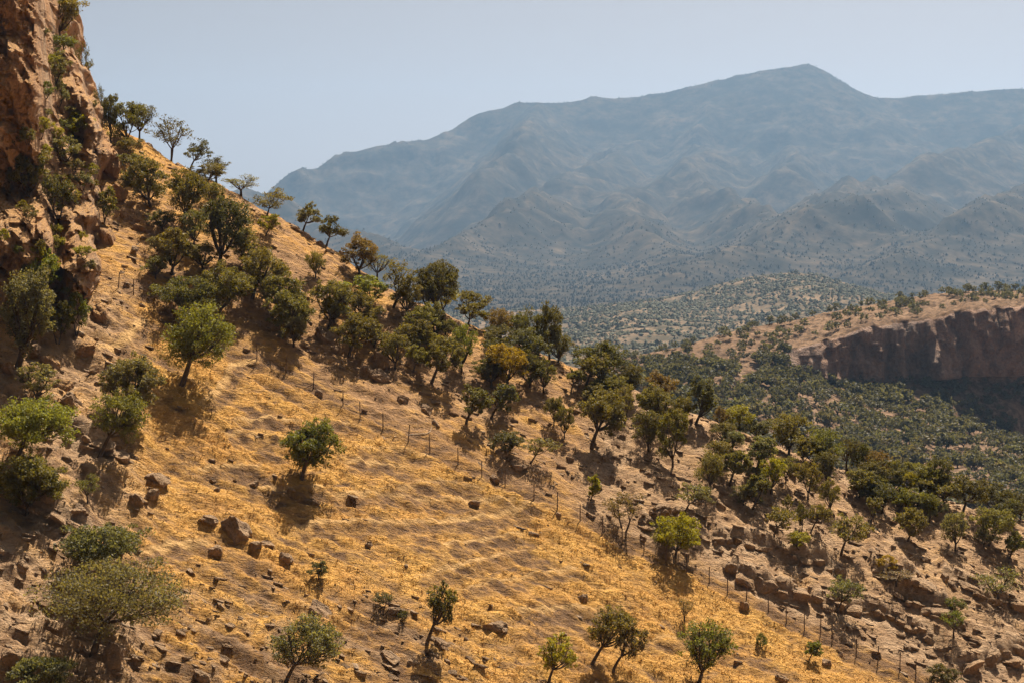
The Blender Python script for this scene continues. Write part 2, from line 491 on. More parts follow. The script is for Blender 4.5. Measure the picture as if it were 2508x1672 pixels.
for pts, w in PATHS:
    P = np.array([cast_ground(u, v)[0] for u, v in pts])
    sdist, d, tt = seg_dist(P)
    k = sstep(w * 1.0, w * 0.35, d + 0.12 * n_b) * (0.6 + 0.4 * sstep(-0.2, 0.2, n_a))
    ends = sstep(0, 0.06, tt) * (1 - sstep(0.94, 1, tt))
    path = np.maximum(path, k * 0.85 * ends)
    GZ = GZ - 0.20 * ends * sstep(0.1, -0.9, sdist) * sstep(-3.5, -1.0, sdist) * (d < 4)
    grass = grass * (1 - 0.8 * k * ends) * (1 - 0.75 * ends * sstep(-0.15, -0.5, sdist) * sstep(-1.9, -0.9, sdist + 0.4 * n_b) * (d < 3))
hz = sampler(GZ)

hill_me = mesh_np('hillside', np.stack([GX, GY, GZ], -1).reshape(-1, 3), grid_faces(*GX.shape), M_GROUND,
                  {'grass': grass, 'rock': rock, 'path': path, 'pale': np.clip(0.15 + upper + 0.6 * rocky, 0, 1)}, smooth=True)
hill = add_obj('hillside', hill_me)
hill['kind'] = 'structure'
SKYV = skyline(GZ)

# ------------------------------------------------------------------ the red cliff at the left
EDGE = np.array([(120, -160), (165, -60), (185, 0), (195, 100), (215, 150), (245, 230), (266, 300), (270, 360), (258, 440), (250, 520), (246, 600), (233, 700), (214, 800), (190, 850), (150, 920)], float)
EX, EZ = (EDGE[:, 0] - UC) / F * 178, (VH - EDGE[:, 1]) / F * 178
def cliff_y(X, Z):
    y = 170.5 + 0.36 * (Z + 8) - 0.95 * np.clip(-37 - X, 0, 40)
    u = UC + F * X / 176; v = VH - F * Z / 176
    y = y + 0.42 * (Z + 6) * sstep(85, 150, u) * sstep(-6, 6, Z)
    def bump2(u0, v0, ru, rv, p=2.0):
        return np.exp(-(np.abs((u - u0) / ru) ** p + np.abs((v - v0) / rv) ** p))
    y = y - 5.0 * bump2(48, 120, 62, 260, 4) + 1.2 * bump2(20, 110, 22, 90, 3)           # the tall streaked pillar
    y = y + 4.0 * bump2(30, 440, 70, 60, 3) - 2.0 * bump2(15, 400, 30, 70, 2)            # hollow under it
    y = y - 5.0 * bump2(60, 620, 85, 110, 4) + 3.0 * bump2(60, 690, 50, 50, 3)           # dark block at its foot
    y = y - 5.5 * bump2(196, 660, 42, 150, 4) - 1.2 * bump2(180, 560, 30, 40)            # dark buttress
    y = y + 1.5 * bump2(140, 640, 14, 110, 3)
    y = y - 2.5 * bump2(235, 300, 30, 90, 3) + 1.6 * bump2(190, 330, 22, 80, 3)
    y = y - 0.9 * ridged(X / 3.0 + 0.15 * Z, Z / 7.5, 4, 111, 0.55) - 0.2 * ridged(X / 1.7, Z / 1.5 + 0.4 * X, 3, 121, 0.65)
    y = y + 2.0 * facets(X + 0.4 * Z, Z, 3.4, 501, 0.9) + 1.1 * facets(X + 0.3 * Z, Z, 1.4, 511, 0.9) + 0.45 * facets(X, Z, 0.6, 521, 0.8)
    e = np.interp(Z, EZ[::-1], EX[::-1]) + 1.1 * perlin(Z / 4.0, X / 4.0, 143) + 0.6 * perlin(Z / 1.8, X / 1.8, 141) + 0.3 * perlin(Z / 0.8, X / 0.8, 142)
    k = np.clip(X - e + 1.6, 0, 40)
    return y + 2.2 * k * k + 1.0 * k
TURN = 0.235                                             # the wall's back runs away to the left
CXs = np.arange(-66, -31.9, 0.17); CZs = np.arange(-18, 42, 0.17)
CX, CZ = np.meshgrid(CXs, CZs)
CY = cliff_y(CX, CZ)
keep = (CY < 225)
CX = CX - TURN * (CY - 176)
fc = grid_faces(*CX.shape)
fc = fc[keep.ravel()[fc].all(1)]
cl_me = mesh_np('cliff', np.stack([CX, CY, CZ], -1).reshape(-1, 3), fc, M_CLIFF, smooth=False)
cliff = add_obj('cliff', cl_me)
cliff['kind'] = 'structure'

def cast(u, v):
    p, ok = cast_ground(u, v)
    if u < 300:
        x = (u - UC) / F * YR; zr = (VH - v) / F * YR
        hit = np.nonzero((cliff_y(x + TURN * (YR - 176), zr) < YR) & (YR < 214))[0]
        if len(hit) and (not ok or YR[hit[0]] < p[1]):
            k = hit[0]
            return np.array([x[k], YR[k], zr[k]]), True
    return p, ok

# ------------------------------------------------------------------ the ridge with the shaded cliff, and the valley before it
UT = np.arange(1150, 3300, 7.0)
def tb(*p): 
    a = np.array(p, float); return np.interp(UT, a[:, 0], a[:, 1])
crest_v = tb((1150, 960), (1250, 935), (1400, 905), (1525, 880), (1668, 848), (1793, 815), (1882, 796), (1989, 776), (2097, 752), (2204, 734), (2275, 723), (2382, 714), (2508, 711), (3300, 690))
top_v = tb((1150, 1000), (1250, 985), (1525, 935), (1668, 905), (1793, 890), (1870, 875), (1918, 862), (1989, 840), (2072, 812), (2114, 798), (2204, 788), (2257, 778), (2382, 752), (2508, 737), (3300, 700))
base_v = tb((1150, 1020), (1250, 1008), (1525, 957), (1668, 928), (1793, 915), (1918, 905), (1989, 925), (2072, 940), (2132, 945), (2257, 938), (2382, 928), (2508, 925), (3300, 900))
foot_v = tb((1150, 1060), (1250, 1050), (1525, 1010), (1668, 1000), (1793, 985), (1918, 965), (2025, 962), (2132, 975), (2257, 1000), (2382, 1045), (2508, 1090), (3300, 1150))
top_v = top_v + (7 * perlin(UT / 60, UT * 0, 401) + 5 * perlin(UT / 19, UT * 0 + 3, 402)) * sstep(1900, 2050, UT)
crest_y = tb((1150, 830), (1700, 860), (2100, 930), (2508, 970), (3300, 1000))
top_y = tb((1150, 790), (1793, 810), (2072, 850), (2508, 870), (3300, 880))
base_y = top_y - tb((1150, 14), (1850, 14), (2000, 9), (3300, 9))
foot_y = base_y - tb((1150, 45), (1850, 40), (2060, 24), (2257, 24), (3300, 26))
def zz(v, y): return (VH - v) / F * y
prof = [(crest_y + 260, zz(crest_v, crest_y) - 95), (crest_y + 40, zz(crest_v, crest_y) - 12), (crest_y, zz(crest_v, crest_y)), (top_y, zz(top_v, top_y)), (base_y, zz(base_v, base_y)), (foot_y, zz(foot_v, foot_y)),
        (foot_y * 0 + 640, foot_y * 0 - 78), (foot_y * 0 + 430, foot_y * 0 - 92), (foot_y * 0 + 250, foot_y * 0 - 118)]
cnt = [10, 12, 40, 46, 26, 46, 40, 16]
rows, seg = [], []
for i, n in enumerate(cnt):
    for k in range(n + (i == len(cnt) - 1)):
        t_ = k / n
        rows.append((prof[i][0] * (1 - t_) + prof[i + 1][0] * t_, prof[i][1] * (1 - t_) + prof[i + 1][1] * t_)); seg.append(i + t_)
RY = np.array([r[0] for r in rows]); RZ = np.array([r[1] for r in rows]); SEG = np.array(seg)
RX = (UT - UC)[None, :] / F * RY
iscl = sstep(3.0, 3.08, SEG) * (1 - sstep(3.93, 4.0, SEG))
RZ = RZ + (2.2 * fbm(RX / 60, RY / 60, 4, 151) + 0.8 * fbm(RX / 14, RY / 14, 3, 155)) * (1 - 0.8 * iscl[:, None]) * np.where(np.abs(SEG - 2) < 0.5, 0.35, 1)[:, None]
strat = ((RZ + 0.12 * RX) / 2.6) % 1.0
RZ = RZ + (np.where(strat > 0.8, (1 - strat) / 0.2, strat / 0.8) - 0.5) * 1.3 * ((SEG > 2) & (SEG < 3))[:, None]
colm = 3.4 * ridged(RX / 16, RZ / 60, 3, 161, 0.6) + 1.0 * ridged(RX / 5, RZ / 12, 3, 165) - 5.0 * facets(RX, RZ * 0.5, 11, 531, 0.8) - 2.5 * facets(RX, RZ, 5, 541, 0.8)
RY = RY - colm * iscl[:, None] * sstep(1850, 2050, UT)[None, :]
cmask = (iscl[:, None] * sstep(1840, 1960, UT)[None, :])
ridge_fm = far_mat('ridge_soil', (0.155, 0.10, 0.066), (0.25, 0.165, 0.108), (0.085, 0.058, 0.04), 0.08, 0.35)
rf = grid_faces(*RX.shape)[:, ::-1]
ridge_me = mesh_np('ridge', np.stack([RX, RY, RZ], -1).reshape(-1, 3), rf, [ridge_fm, M_FARCLIFF], None, smooth=True,
                   mat_idx=(cmask.ravel()[rf].mean(1) > 0.5).astype(int))
ridge = add_obj('ridge', ridge_me)
ridge['kind'] = 'structure'

# ------------------------------------------------------------------ the wooded hill beyond the ridge
UT2 = np.arange(900, 3300, 6.0)
def tb2(*p):
    a = np.array(p, float); return np.interp(UT2, a[:, 0], a[:, 1])
hc_v = tb2((900, 775), (1150, 765), (1365, 755), (1500, 745), (1600, 733), (1706, 712), (1813, 683), (1877, 672), (1951, 667), (2026, 681), (2111, 708), (2197, 727), (2400, 745), (3300, 765))
hp = [(hc_v * 0 + 3500, zz(hc_v, 2900.) * 0 - 108), (hc_v * 0 + 2900, zz(hc_v, 2900.)), (hc_v * 0 + 2500, zz(hc_v + 55 + 20 * np.sin(UT2 / 90), 2500.)), (hc_v * 0 + 1700, zz(hc_v * 0 + 880, 1700.)), (hc_v * 0 + 1200, zz(hc_v * 0 + 1060, 1200.))]
hrows = []
for i, n in enumerate([12, 36, 40, 12]):
    for k in range(n + (i == 3)):
        t_ = k / n; hrows.append((hp[i][0] * (1 - t_) + hp[i + 1][0] * t_, hp[i][1] * (1 - t_) + hp[i + 1][1] * t_))
HY = np.array([r[0] for r in hrows]); HZ = np.array([r[1] for r in hrows]); HX = (UT2 - UC)[None, :] / F * HY
HZ = HZ + 9 * fbm(HX / 260, HY / 260, 4, 171) * sstep(2990, 2600, HY) + 2.0 * fbm(HX / 50, HY / 50, 3, 175)
hill_fm = far_mat('hill_soil', (0.12, 0.09, 0.064), (0.21, 0.15, 0.10), (0.075, 0.064, 0.046), 0.012, 0.03)
wh = add_obj('hill', mesh_np('hill', np.stack([HX, HY, HZ], -1).reshape(-1, 3), grid_faces(*HX.shape)[:, ::-1], hill_fm, smooth=True))
wh['kind'] = 'structure'

# ------------------------------------------------------------------ the hazy mountain
def pol(*p):                                             # (u, v) read at 2352 px picture width, distance
    a = np.array(p, float)
    return unproj(a[:, 0] * 1.0663, a[:, 1] * 1.0663, a[:, 2])
MR = pol((-900, 640, 8382), (-200, 560, 8382), (300, 500, 8509), (625, 434, 8763), (700, 395, 8890), (830, 355, 9017), (950, 322, 9144), (1050, 287, 9271), (1100, 265, 9334), (1190, 238, 9398), (1310, 235, 9461),
         (1360, 222, 9525), (1440, 227, 9525), (1560, 207, 9525), (1620, 192, 9525), (1690, 175, 9525), (1760, 160, 9525), (1850, 149, 9525), (1880, 157, 9525), (1930, 190, 9525), (1990, 217, 9525), (2020, 227, 9525),
         (2100, 221, 9525), (2200, 213, 9525), (2352, 204, 9525), (2700, 190, 9398), (3400, 260, 9271))
SPURS = [(MR, 0.62), (pol((1450, 330, 9080), (1290, 440, 7112), (1200, 470, 5820), (1100, 525, 5432), (1000, 595, 4947), (930, 640, 4559)), 0.50),
         (pol((1300, 440, 7112), (1400, 450, 6944), (1480, 525, 5432), (1560, 605, 4850), (1600, 655, 4462)), 0.50),
         (pol((1640, 330, 9017), (1570, 403, 7392), (1650, 443, 6944), (1740, 490, 5626), (1800, 545, 5141)), 0.55),
         (pol((1570, 403, 7392), (1500, 415, 7224), (1420, 445, 7000)), 0.6),
         (pol((2080, 440, 6720), (1950, 472, 5189), (1860, 492, 5044), (1760, 540, 4850), (1640, 605, 4462), (1560, 655, 4171)), 0.48),
         (pol((1950, 472, 5189), (2050, 515, 5044), (2150, 565, 4753)), 0.5),
         (pol((2500, 260, 8890), (2352, 300, 8636), (2150, 372, 7280), (2000, 422, 6944), (1900, 462, 5820), (1800, 505, 5529)), 0.55),
         (pol((2700, 330, 7874), (2400, 425, 6272), (2250, 492, 5044), (2120, 550, 4753), (2000, 605, 4365)), 0.5),
         (pol((560, 440, 7672), (640, 470, 6402), (760, 515, 6111), (850, 555, 5626), (950, 610, 5044)), 0.5),
         (pol((1900, 250, 9398), (1850, 330, 8890), (1800, 400, 7504)), 0.75), (pol((1620, 200, 9461), (1600, 300, 9017)), 0.8), (pol((1250, 245, 9334), (1180, 340, 7728), (1100, 430, 7168)), 0.75)]
MX, MY = np.meshgrid(np.arange(-4600, 5400, 24.0), np.arange(3000, 10900, 26.0))
wx, wy = MX + 60 * fbm(MX / 500, MY / 500, 3, 181), MY + 60 * fbm(MX / 500, MY / 500, 3, 185)
MZ = np.full(MX.shape, -400.0)
for ks, (P, k) in enumerate(SPURS):
    qx, qy = (MX, MY) if ks == 0 else (wx, wy)
    best = np.full(MX.shape, -1e9)
    for a, b in zip(P[:-1], P[1:]):
        dx, dy = b[0] - a[0], b[1] - a[1]
        q = np.clip(((qx - a[0]) * dx + (qy - a[1]) * dy) / (dx * dx + dy * dy), 0, 1)
        d = np.hypot(qx - a[0] - q * dx, qy - a[1] - q * dy)
        best = np.maximum(best, a[2] + q * (b[2] - a[2]) - k * (np.sqrt(d * d + 225) - 15) * (1.12 - 0.00012 * d))
    hh_ = np.maximum(45 - np.abs(MZ - best), 0) / 45
    MZ = np.maximum(MZ, best) + hh_ * hh_ * 45 * 0.25
floor_ = -100 + 55 * sstep(3400, 5200, MY)
hh_ = np.maximum(120 - np.abs(MZ - floor_), 0) / 120
MZ = np.maximum(MZ, floor_) + hh_ * hh_ * 30
up = sstep(-60, 120, MZ)
MZ = MZ + up * (38 * ridged(wx / 430, wy / 430, 5, 191, 0.56) - 33) * sstep(0, 500, np.abs(wy - 9500)) + 8 * fbm(MX / 90, MY / 90, 3, 195) * (0.3 + 0.7 * up)
mfm = far_mat('mountain_soil', (0.030, 0.028, 0.024), (0.115, 0.088, 0.062), (0.022, 0.022, 0.019), 0.006, 0.02, None, 0.36, 0.64)
mo = add_obj('mountain', mesh_np('mountain', np.stack([MX, MY, MZ], -1).reshape(-1, 3), grid_faces(*MX.shape), mfm, smooth=True))
mo['kind'] = 'structure'

gfm = far_mat('plain_soil', (0.36, 0.24, 0.15), (0.48, 0.33, 0.21), (0.14, 0.11, 0.07), 0.01, 0.03)
gm_ = add_obj('ground', mesh_np('ground', np.array([(-9000, -1500, -122), (9000, -1500, -122), (9000, 13000, -122), (-9000, 13000, -122)]), np.array([(0, 1, 2, 3)]), gfm))
gm_['kind'] = 'structure'
# ------------------------------------------------------------------ trees
def tube(P, R, k=5):
    P = np.asarray(P, float); n = len(P)
    T = np.gradient(P, axis=0); T /= np.linalg.norm(T, axis=1)[:, None] + 1e-9
    ref = np.array([0.31, 0.83, 0.12]); A = np.cross(T, ref); A /= np.linalg.norm(A, axis=1)[:, None] + 1e-9
    B = np.cross(T, A)
    th = np.linspace(0, 2 * math.pi, k, endpoint=False)
    v = P[:, None, :] + np.asarray(R)[:, None, None] * (np.cos(th)[None, :, None] * A[:, None, :] + np.sin(th)[None, :, None] * B[:, None, :])
    i = np.arange(n - 1)[:, None] * k; j = np.arange(k)[None, :]; j2 = (j + 1) % k
    f = np.stack([i + j, i + j2, i + k + j2, i + k + j], -1).reshape(-1, 4)
    return v.reshape(-1, 3), f

def bez(a, b, c, n):
    t = np.linspace(0, 1, n)[:, None]
    return (1 - t) ** 2 * a + 2 * t * (1 - t) * b + t * t * c

def leaf_cloud(C, r, size, g, flat=0.0):
    n = len(C)
    nrm = g.normal(size=(n, 3)); nrm[:, 2] += flat; nrm /= np.linalg.norm(nrm, axis=1)[:, None]
    a = np.cross(nrm, g.normal(size=(n, 3))); a /= np.linalg.norm(a, axis=1)[:, None]
    b = np.cross(nrm, a)
    s = size * g.uniform(0.65, 1.35, n)[:, None]
    v = np.stack([C - a * s * 0.62, C - b * s * 0.34 + a * s * 0.05, C + a * s * 0.62, C + b * s * 0.34 + a * s * 0.05], 1).reshape(-1, 3)
    f = np.arange(4 * n).reshape(n, 4)
    return v, f

def make_tree(seed, asp=1.0, lean=0.0, tf=0.30, lobes=16, leaves=4500, leaf=0.036, stems=1, trunk=0.036, gap=0.3, bare=0.0, twigs=3):
    """a tree of height 1 and width asp; lean = sideways shift of the crown centre (to +x); returns trunk and crown arrays"""
    g = np.random.default_rng(seed)
    rad = np.array([asp / 2, asp / 2, (1 - tf) / 2]) * 1.06
    cc = np.array([lean, 0, tf + (1 - tf) / 2])
    L = []
    tries = 0
    while len(L) < lobes and tries < 4000:
        tries += 1
        d = g.normal(size=3); d /= np.linalg.norm(d)
        if d[2] < -0.6 and g.random() < 0.6: continue
        p = d * g.uniform(0.45, 0.74)
        if all(np.linalg.norm(p - q) > gap for q in L): L.append(p)
        elif tries % 60 == 0: gap *= 0.93
    L = np.array(L)
    low = sstep(-0.9, -0.1, L[:, 2])
    lr = g.uniform(0.20, 0.44, len(L)) * (0.8 + 0.2 * low)
    LC = cc + L * rad
    w = lr ** 2; cnt = np.maximum((leaves * w / w.sum()).astype(int), 6)
    Cs, var = [], []
    for c, r, k in zip(LC, lr, cnt):
        m = int(g.integers(5, 10))                       # each limb carries a few ragged sprays of leaves
        sd2 = g.normal(size=(m, 3)); sd2[:, 2] += 0.25; sd2 /= np.linalg.norm(sd2, axis=1)[:, None]
        sc2 = sd2 * g.uniform(0.35, 1.15, (m, 1)) * r
        sr2 = r * g.uniform(0.28, 0.62, m)
        wh_ = g.choice(m, k, p=sr2 ** 2 / np.sum(sr2 ** 2))
        d = g.normal(size=(k, 3)); d /= np.linalg.norm(d, axis=1)[:, None]
        pp = c + (sc2[wh_] + d * (sr2[wh_] * g.random(k) ** 0.45)[:, None]) * rad * np.array([1, 1, 0.9])
        tone = g.normal(0, 0.10, m)
        Cs.append(pp); var.append(np.clip(g.normal(0.45, 0.16, k) + tone[wh_], 0, 1))
    Cs = np.concatenate(Cs); var = np.concatenate(var)
    e = np.sum(((Cs - cc) / rad) ** 2, 1)
    keep = e < 1.30 + 0.3 * g.random(len(e))
    Cs, var = Cs[keep], var[keep]
    crown = leaf_cloud(Cs, None, leaf, g, 0.35)
    parts = []
    fork = np.array([lean * 0.5, 0, max(tf * 0.95, 0.14 if abs(lean) < 0.2 else 0.3)])
    K = max(3, min(6, lobes // 3))
    for s in range(stems):
        off = np.array([0.0, 0, 0]) if stems == 1 else np.array([g.uniform(-.03, .03) + (s - (stems - 1) / 2) * 0.07, g.uniform(-.03, .03), 0])
        b0 = off + np.array([0, 0, -0.07])
        fk = fork + (np.array([(s - (stems - 1) / 2) * 0.55 * asp / stems, g.uniform(-.08, .08), g.uniform(-.03, .06)]) if stems > 1 else 0)
        mid = (b0 + fk) / 2 + np.array([g.uniform(-.03, .03) - lean * 0.10, g.uniform(-.03, .03), -0.02])
        tr = trunk / (stems ** 0.5)
        parts.append(tube(bez(b0, mid, fk, 7), np.linspace(tr * 1.25, tr * 0.78, 7), 7))
        mine = np.arange(len(LC)) if stems == 1 else np.nonzero(np.argmin(np.abs(LC[:, 0:1] - (cc[0] + (np.arange(stems) - (stems - 1) / 2) * 0.6 * asp / stems)[None, :]), 1) == s)[0]
        if len(mine) == 0: continue
        kk = max(1, min(len(mine), K // stems + 1))
        seeds_ = g.choice(mine, kk, replace=False)
        own = seeds_[np.argmin(np.linalg.norm(LC[mine][:, None] - LC[seeds_][None], axis=2), 1)]
        for sd_ in seeds_:
            grp = mine[own == sd_]
            if len(grp) == 0: continue
            tip = LC[grp].mean(0)
            m_ = fk * 0.5 + tip * 0.5 + np.array([0, 0, -0.06]) + (tip - fk) * np.array([0.16, 0.16, 0])
            limb = bez(fk, m_, tip, 7)
            parts.append(tube(limb, np.linspace(tr * 0.62, tr * 0.24, 7), 5))
            for j in grp:
                a = limb[g.integers(2, 5)]
                br = bez(a, (a + LC[j]) / 2 + g.normal(0, 0.02, 3) + np.array([0, 0, -0.02]), LC[j], 5)
                parts.append(tube(br, np.linspace(tr * 0.30, tr * 0.13, 5), 4))
                for _ in range(twigs):
                    d = g.normal(size=3); d[2] += 0.4; d /= np.linalg.norm(d)
                    e_ = LC[j] + d * lr[j] * rad * 0.95
                    parts.append(tube(bez(br[3], LC[j] + d * lr[j] * rad * 0.4, e_, 3), np.linspace(tr * 0.14, tr * 0.05, 3), 3))
    return merge(parts), crown, np.repeat(var, 4)

def tree_meshes(name, *a, **k):
    tk, cr, var = make_tree(*a, **k)
    return (mesh_np(name + '_trunk', tk[0], tk[1], M_BARK, smooth=True), mesh_np(name + '_crown', cr[0], cr[1], M_LEAF, {'var': var}))

TINT = {'olive': (0.140, 0.122, 0.038), 'dark': (0.092, 0.085, 0.032), 'green': (0.125, 0.126, 0.032), 'bright': (0.150, 0.160, 0.032),
        'yellow': (0.22, 0.20, 0.022), 'grey': (0.145, 0.135, 0.068), 'brown': (0.15, 0.11, 0.045), 'gold': (0.26, 0.19, 0.02)}

POOL = {}
def pool(kind):
    if not POOL:
        POOL['O'] = [tree_meshes('oak', 200 + i, 1.0, 0, g_, l_, 5200, 0.034, 1, 0.034) for i, (g_, l_) in enumerate([(.12, 18), (.15, 16), (.08, 20), (.17, 17), (.13, 22), (.07, 15), (.16, 18), (.10, 14)])]
        POOL['B'] = [tree_meshes('bush', 240 + i, 1.0, 0, 0.06, 15, 3400, 0.042, 2, 0.030) for i in range(4)]
        POOL['S'] = [tree_meshes('sparse', 260 + i, 1.0, 0, 0.28, 16, 1500, 0.034, 1 + i % 2, 0.032, 0.3, 0, 7) for i in range(4)]
    return POOL[kind]

CNT = {'n': 0}
def plant(ub, vb, cx, vt, w, kind, tint, label, name=None, cat='tree', group=None):
    i = CNT['n']; CNT['n'] += 1
    g = np.random.default_rng(1000 + i)
    p, ok = cast(ub, vb)
    if not ok:
        vb = VH - F * p[2] / p[1] + 3
    if group and ('crags' in group or 'cliff' in group): p = p - np.array([0, 0.7, 0])
    px = p[1] / F
    hpx = max(vb - vt, 0.35 * w)
    H_, Wd = hpx * px * 1.05, w * px * (1.27 if w < 110 else 1.14)
    lean = (cx - ub) / hpx
    nm = name or {'O': 'oak_tree', 'B': 'shrub', 'S': 'oak_tree', 'D': 'dry_shrub'}[kind]
    kk = 'S' if kind == 'D' else kind
    big = w * hpx > 9500 or abs(lean) > 0.16
    if big:
        n = int(np.clip(w * hpx * {'O': 0.62, 'B': 0.62, 'S': 0.27}[kk], 1300, 13000))
        lobes = int(np.clip(8 + w * hpx / 1000, 10, 46))
        tf = {'O': 0.12, 'B': 0.02, 'S': 0.20}[kk]
        lf = 0.155 / H_
        tm, cm = tree_meshes(nm, 3000 + i, Wd / H_, lean, tf, lobes, n, lf, {'O': 1, 'B': 2, 'S': 1}[kk], 0.034 if kk != 'S' else 0.030, 0.34 if lobes < 20 else 0.24, 0, 3 if kk != 'S' else 7)
        sc, rz = (H_, H_, H_), 0.0
    else:
        tm, cm = pool(kk)[int(g.integers(len(pool(kk))))]
        sc, rz = (Wd * 1.04, Wd * 1.04, H_), g.uniform(0, 6.28)
    e = add_obj(nm, None, None, tuple(p), (0, 0, rz), sc)
    c = np.array(TINT[tint]) * g.uniform(0.86, 1.14) * np.array([g.uniform(0.93, 1.08), 1, 1])
    add_obj('trunk', tm, e); add_obj('crown', cm, e, color=c)
    tag(e, label, cat if (kind in 'OS' or name) else 'shrub', group)
    return e

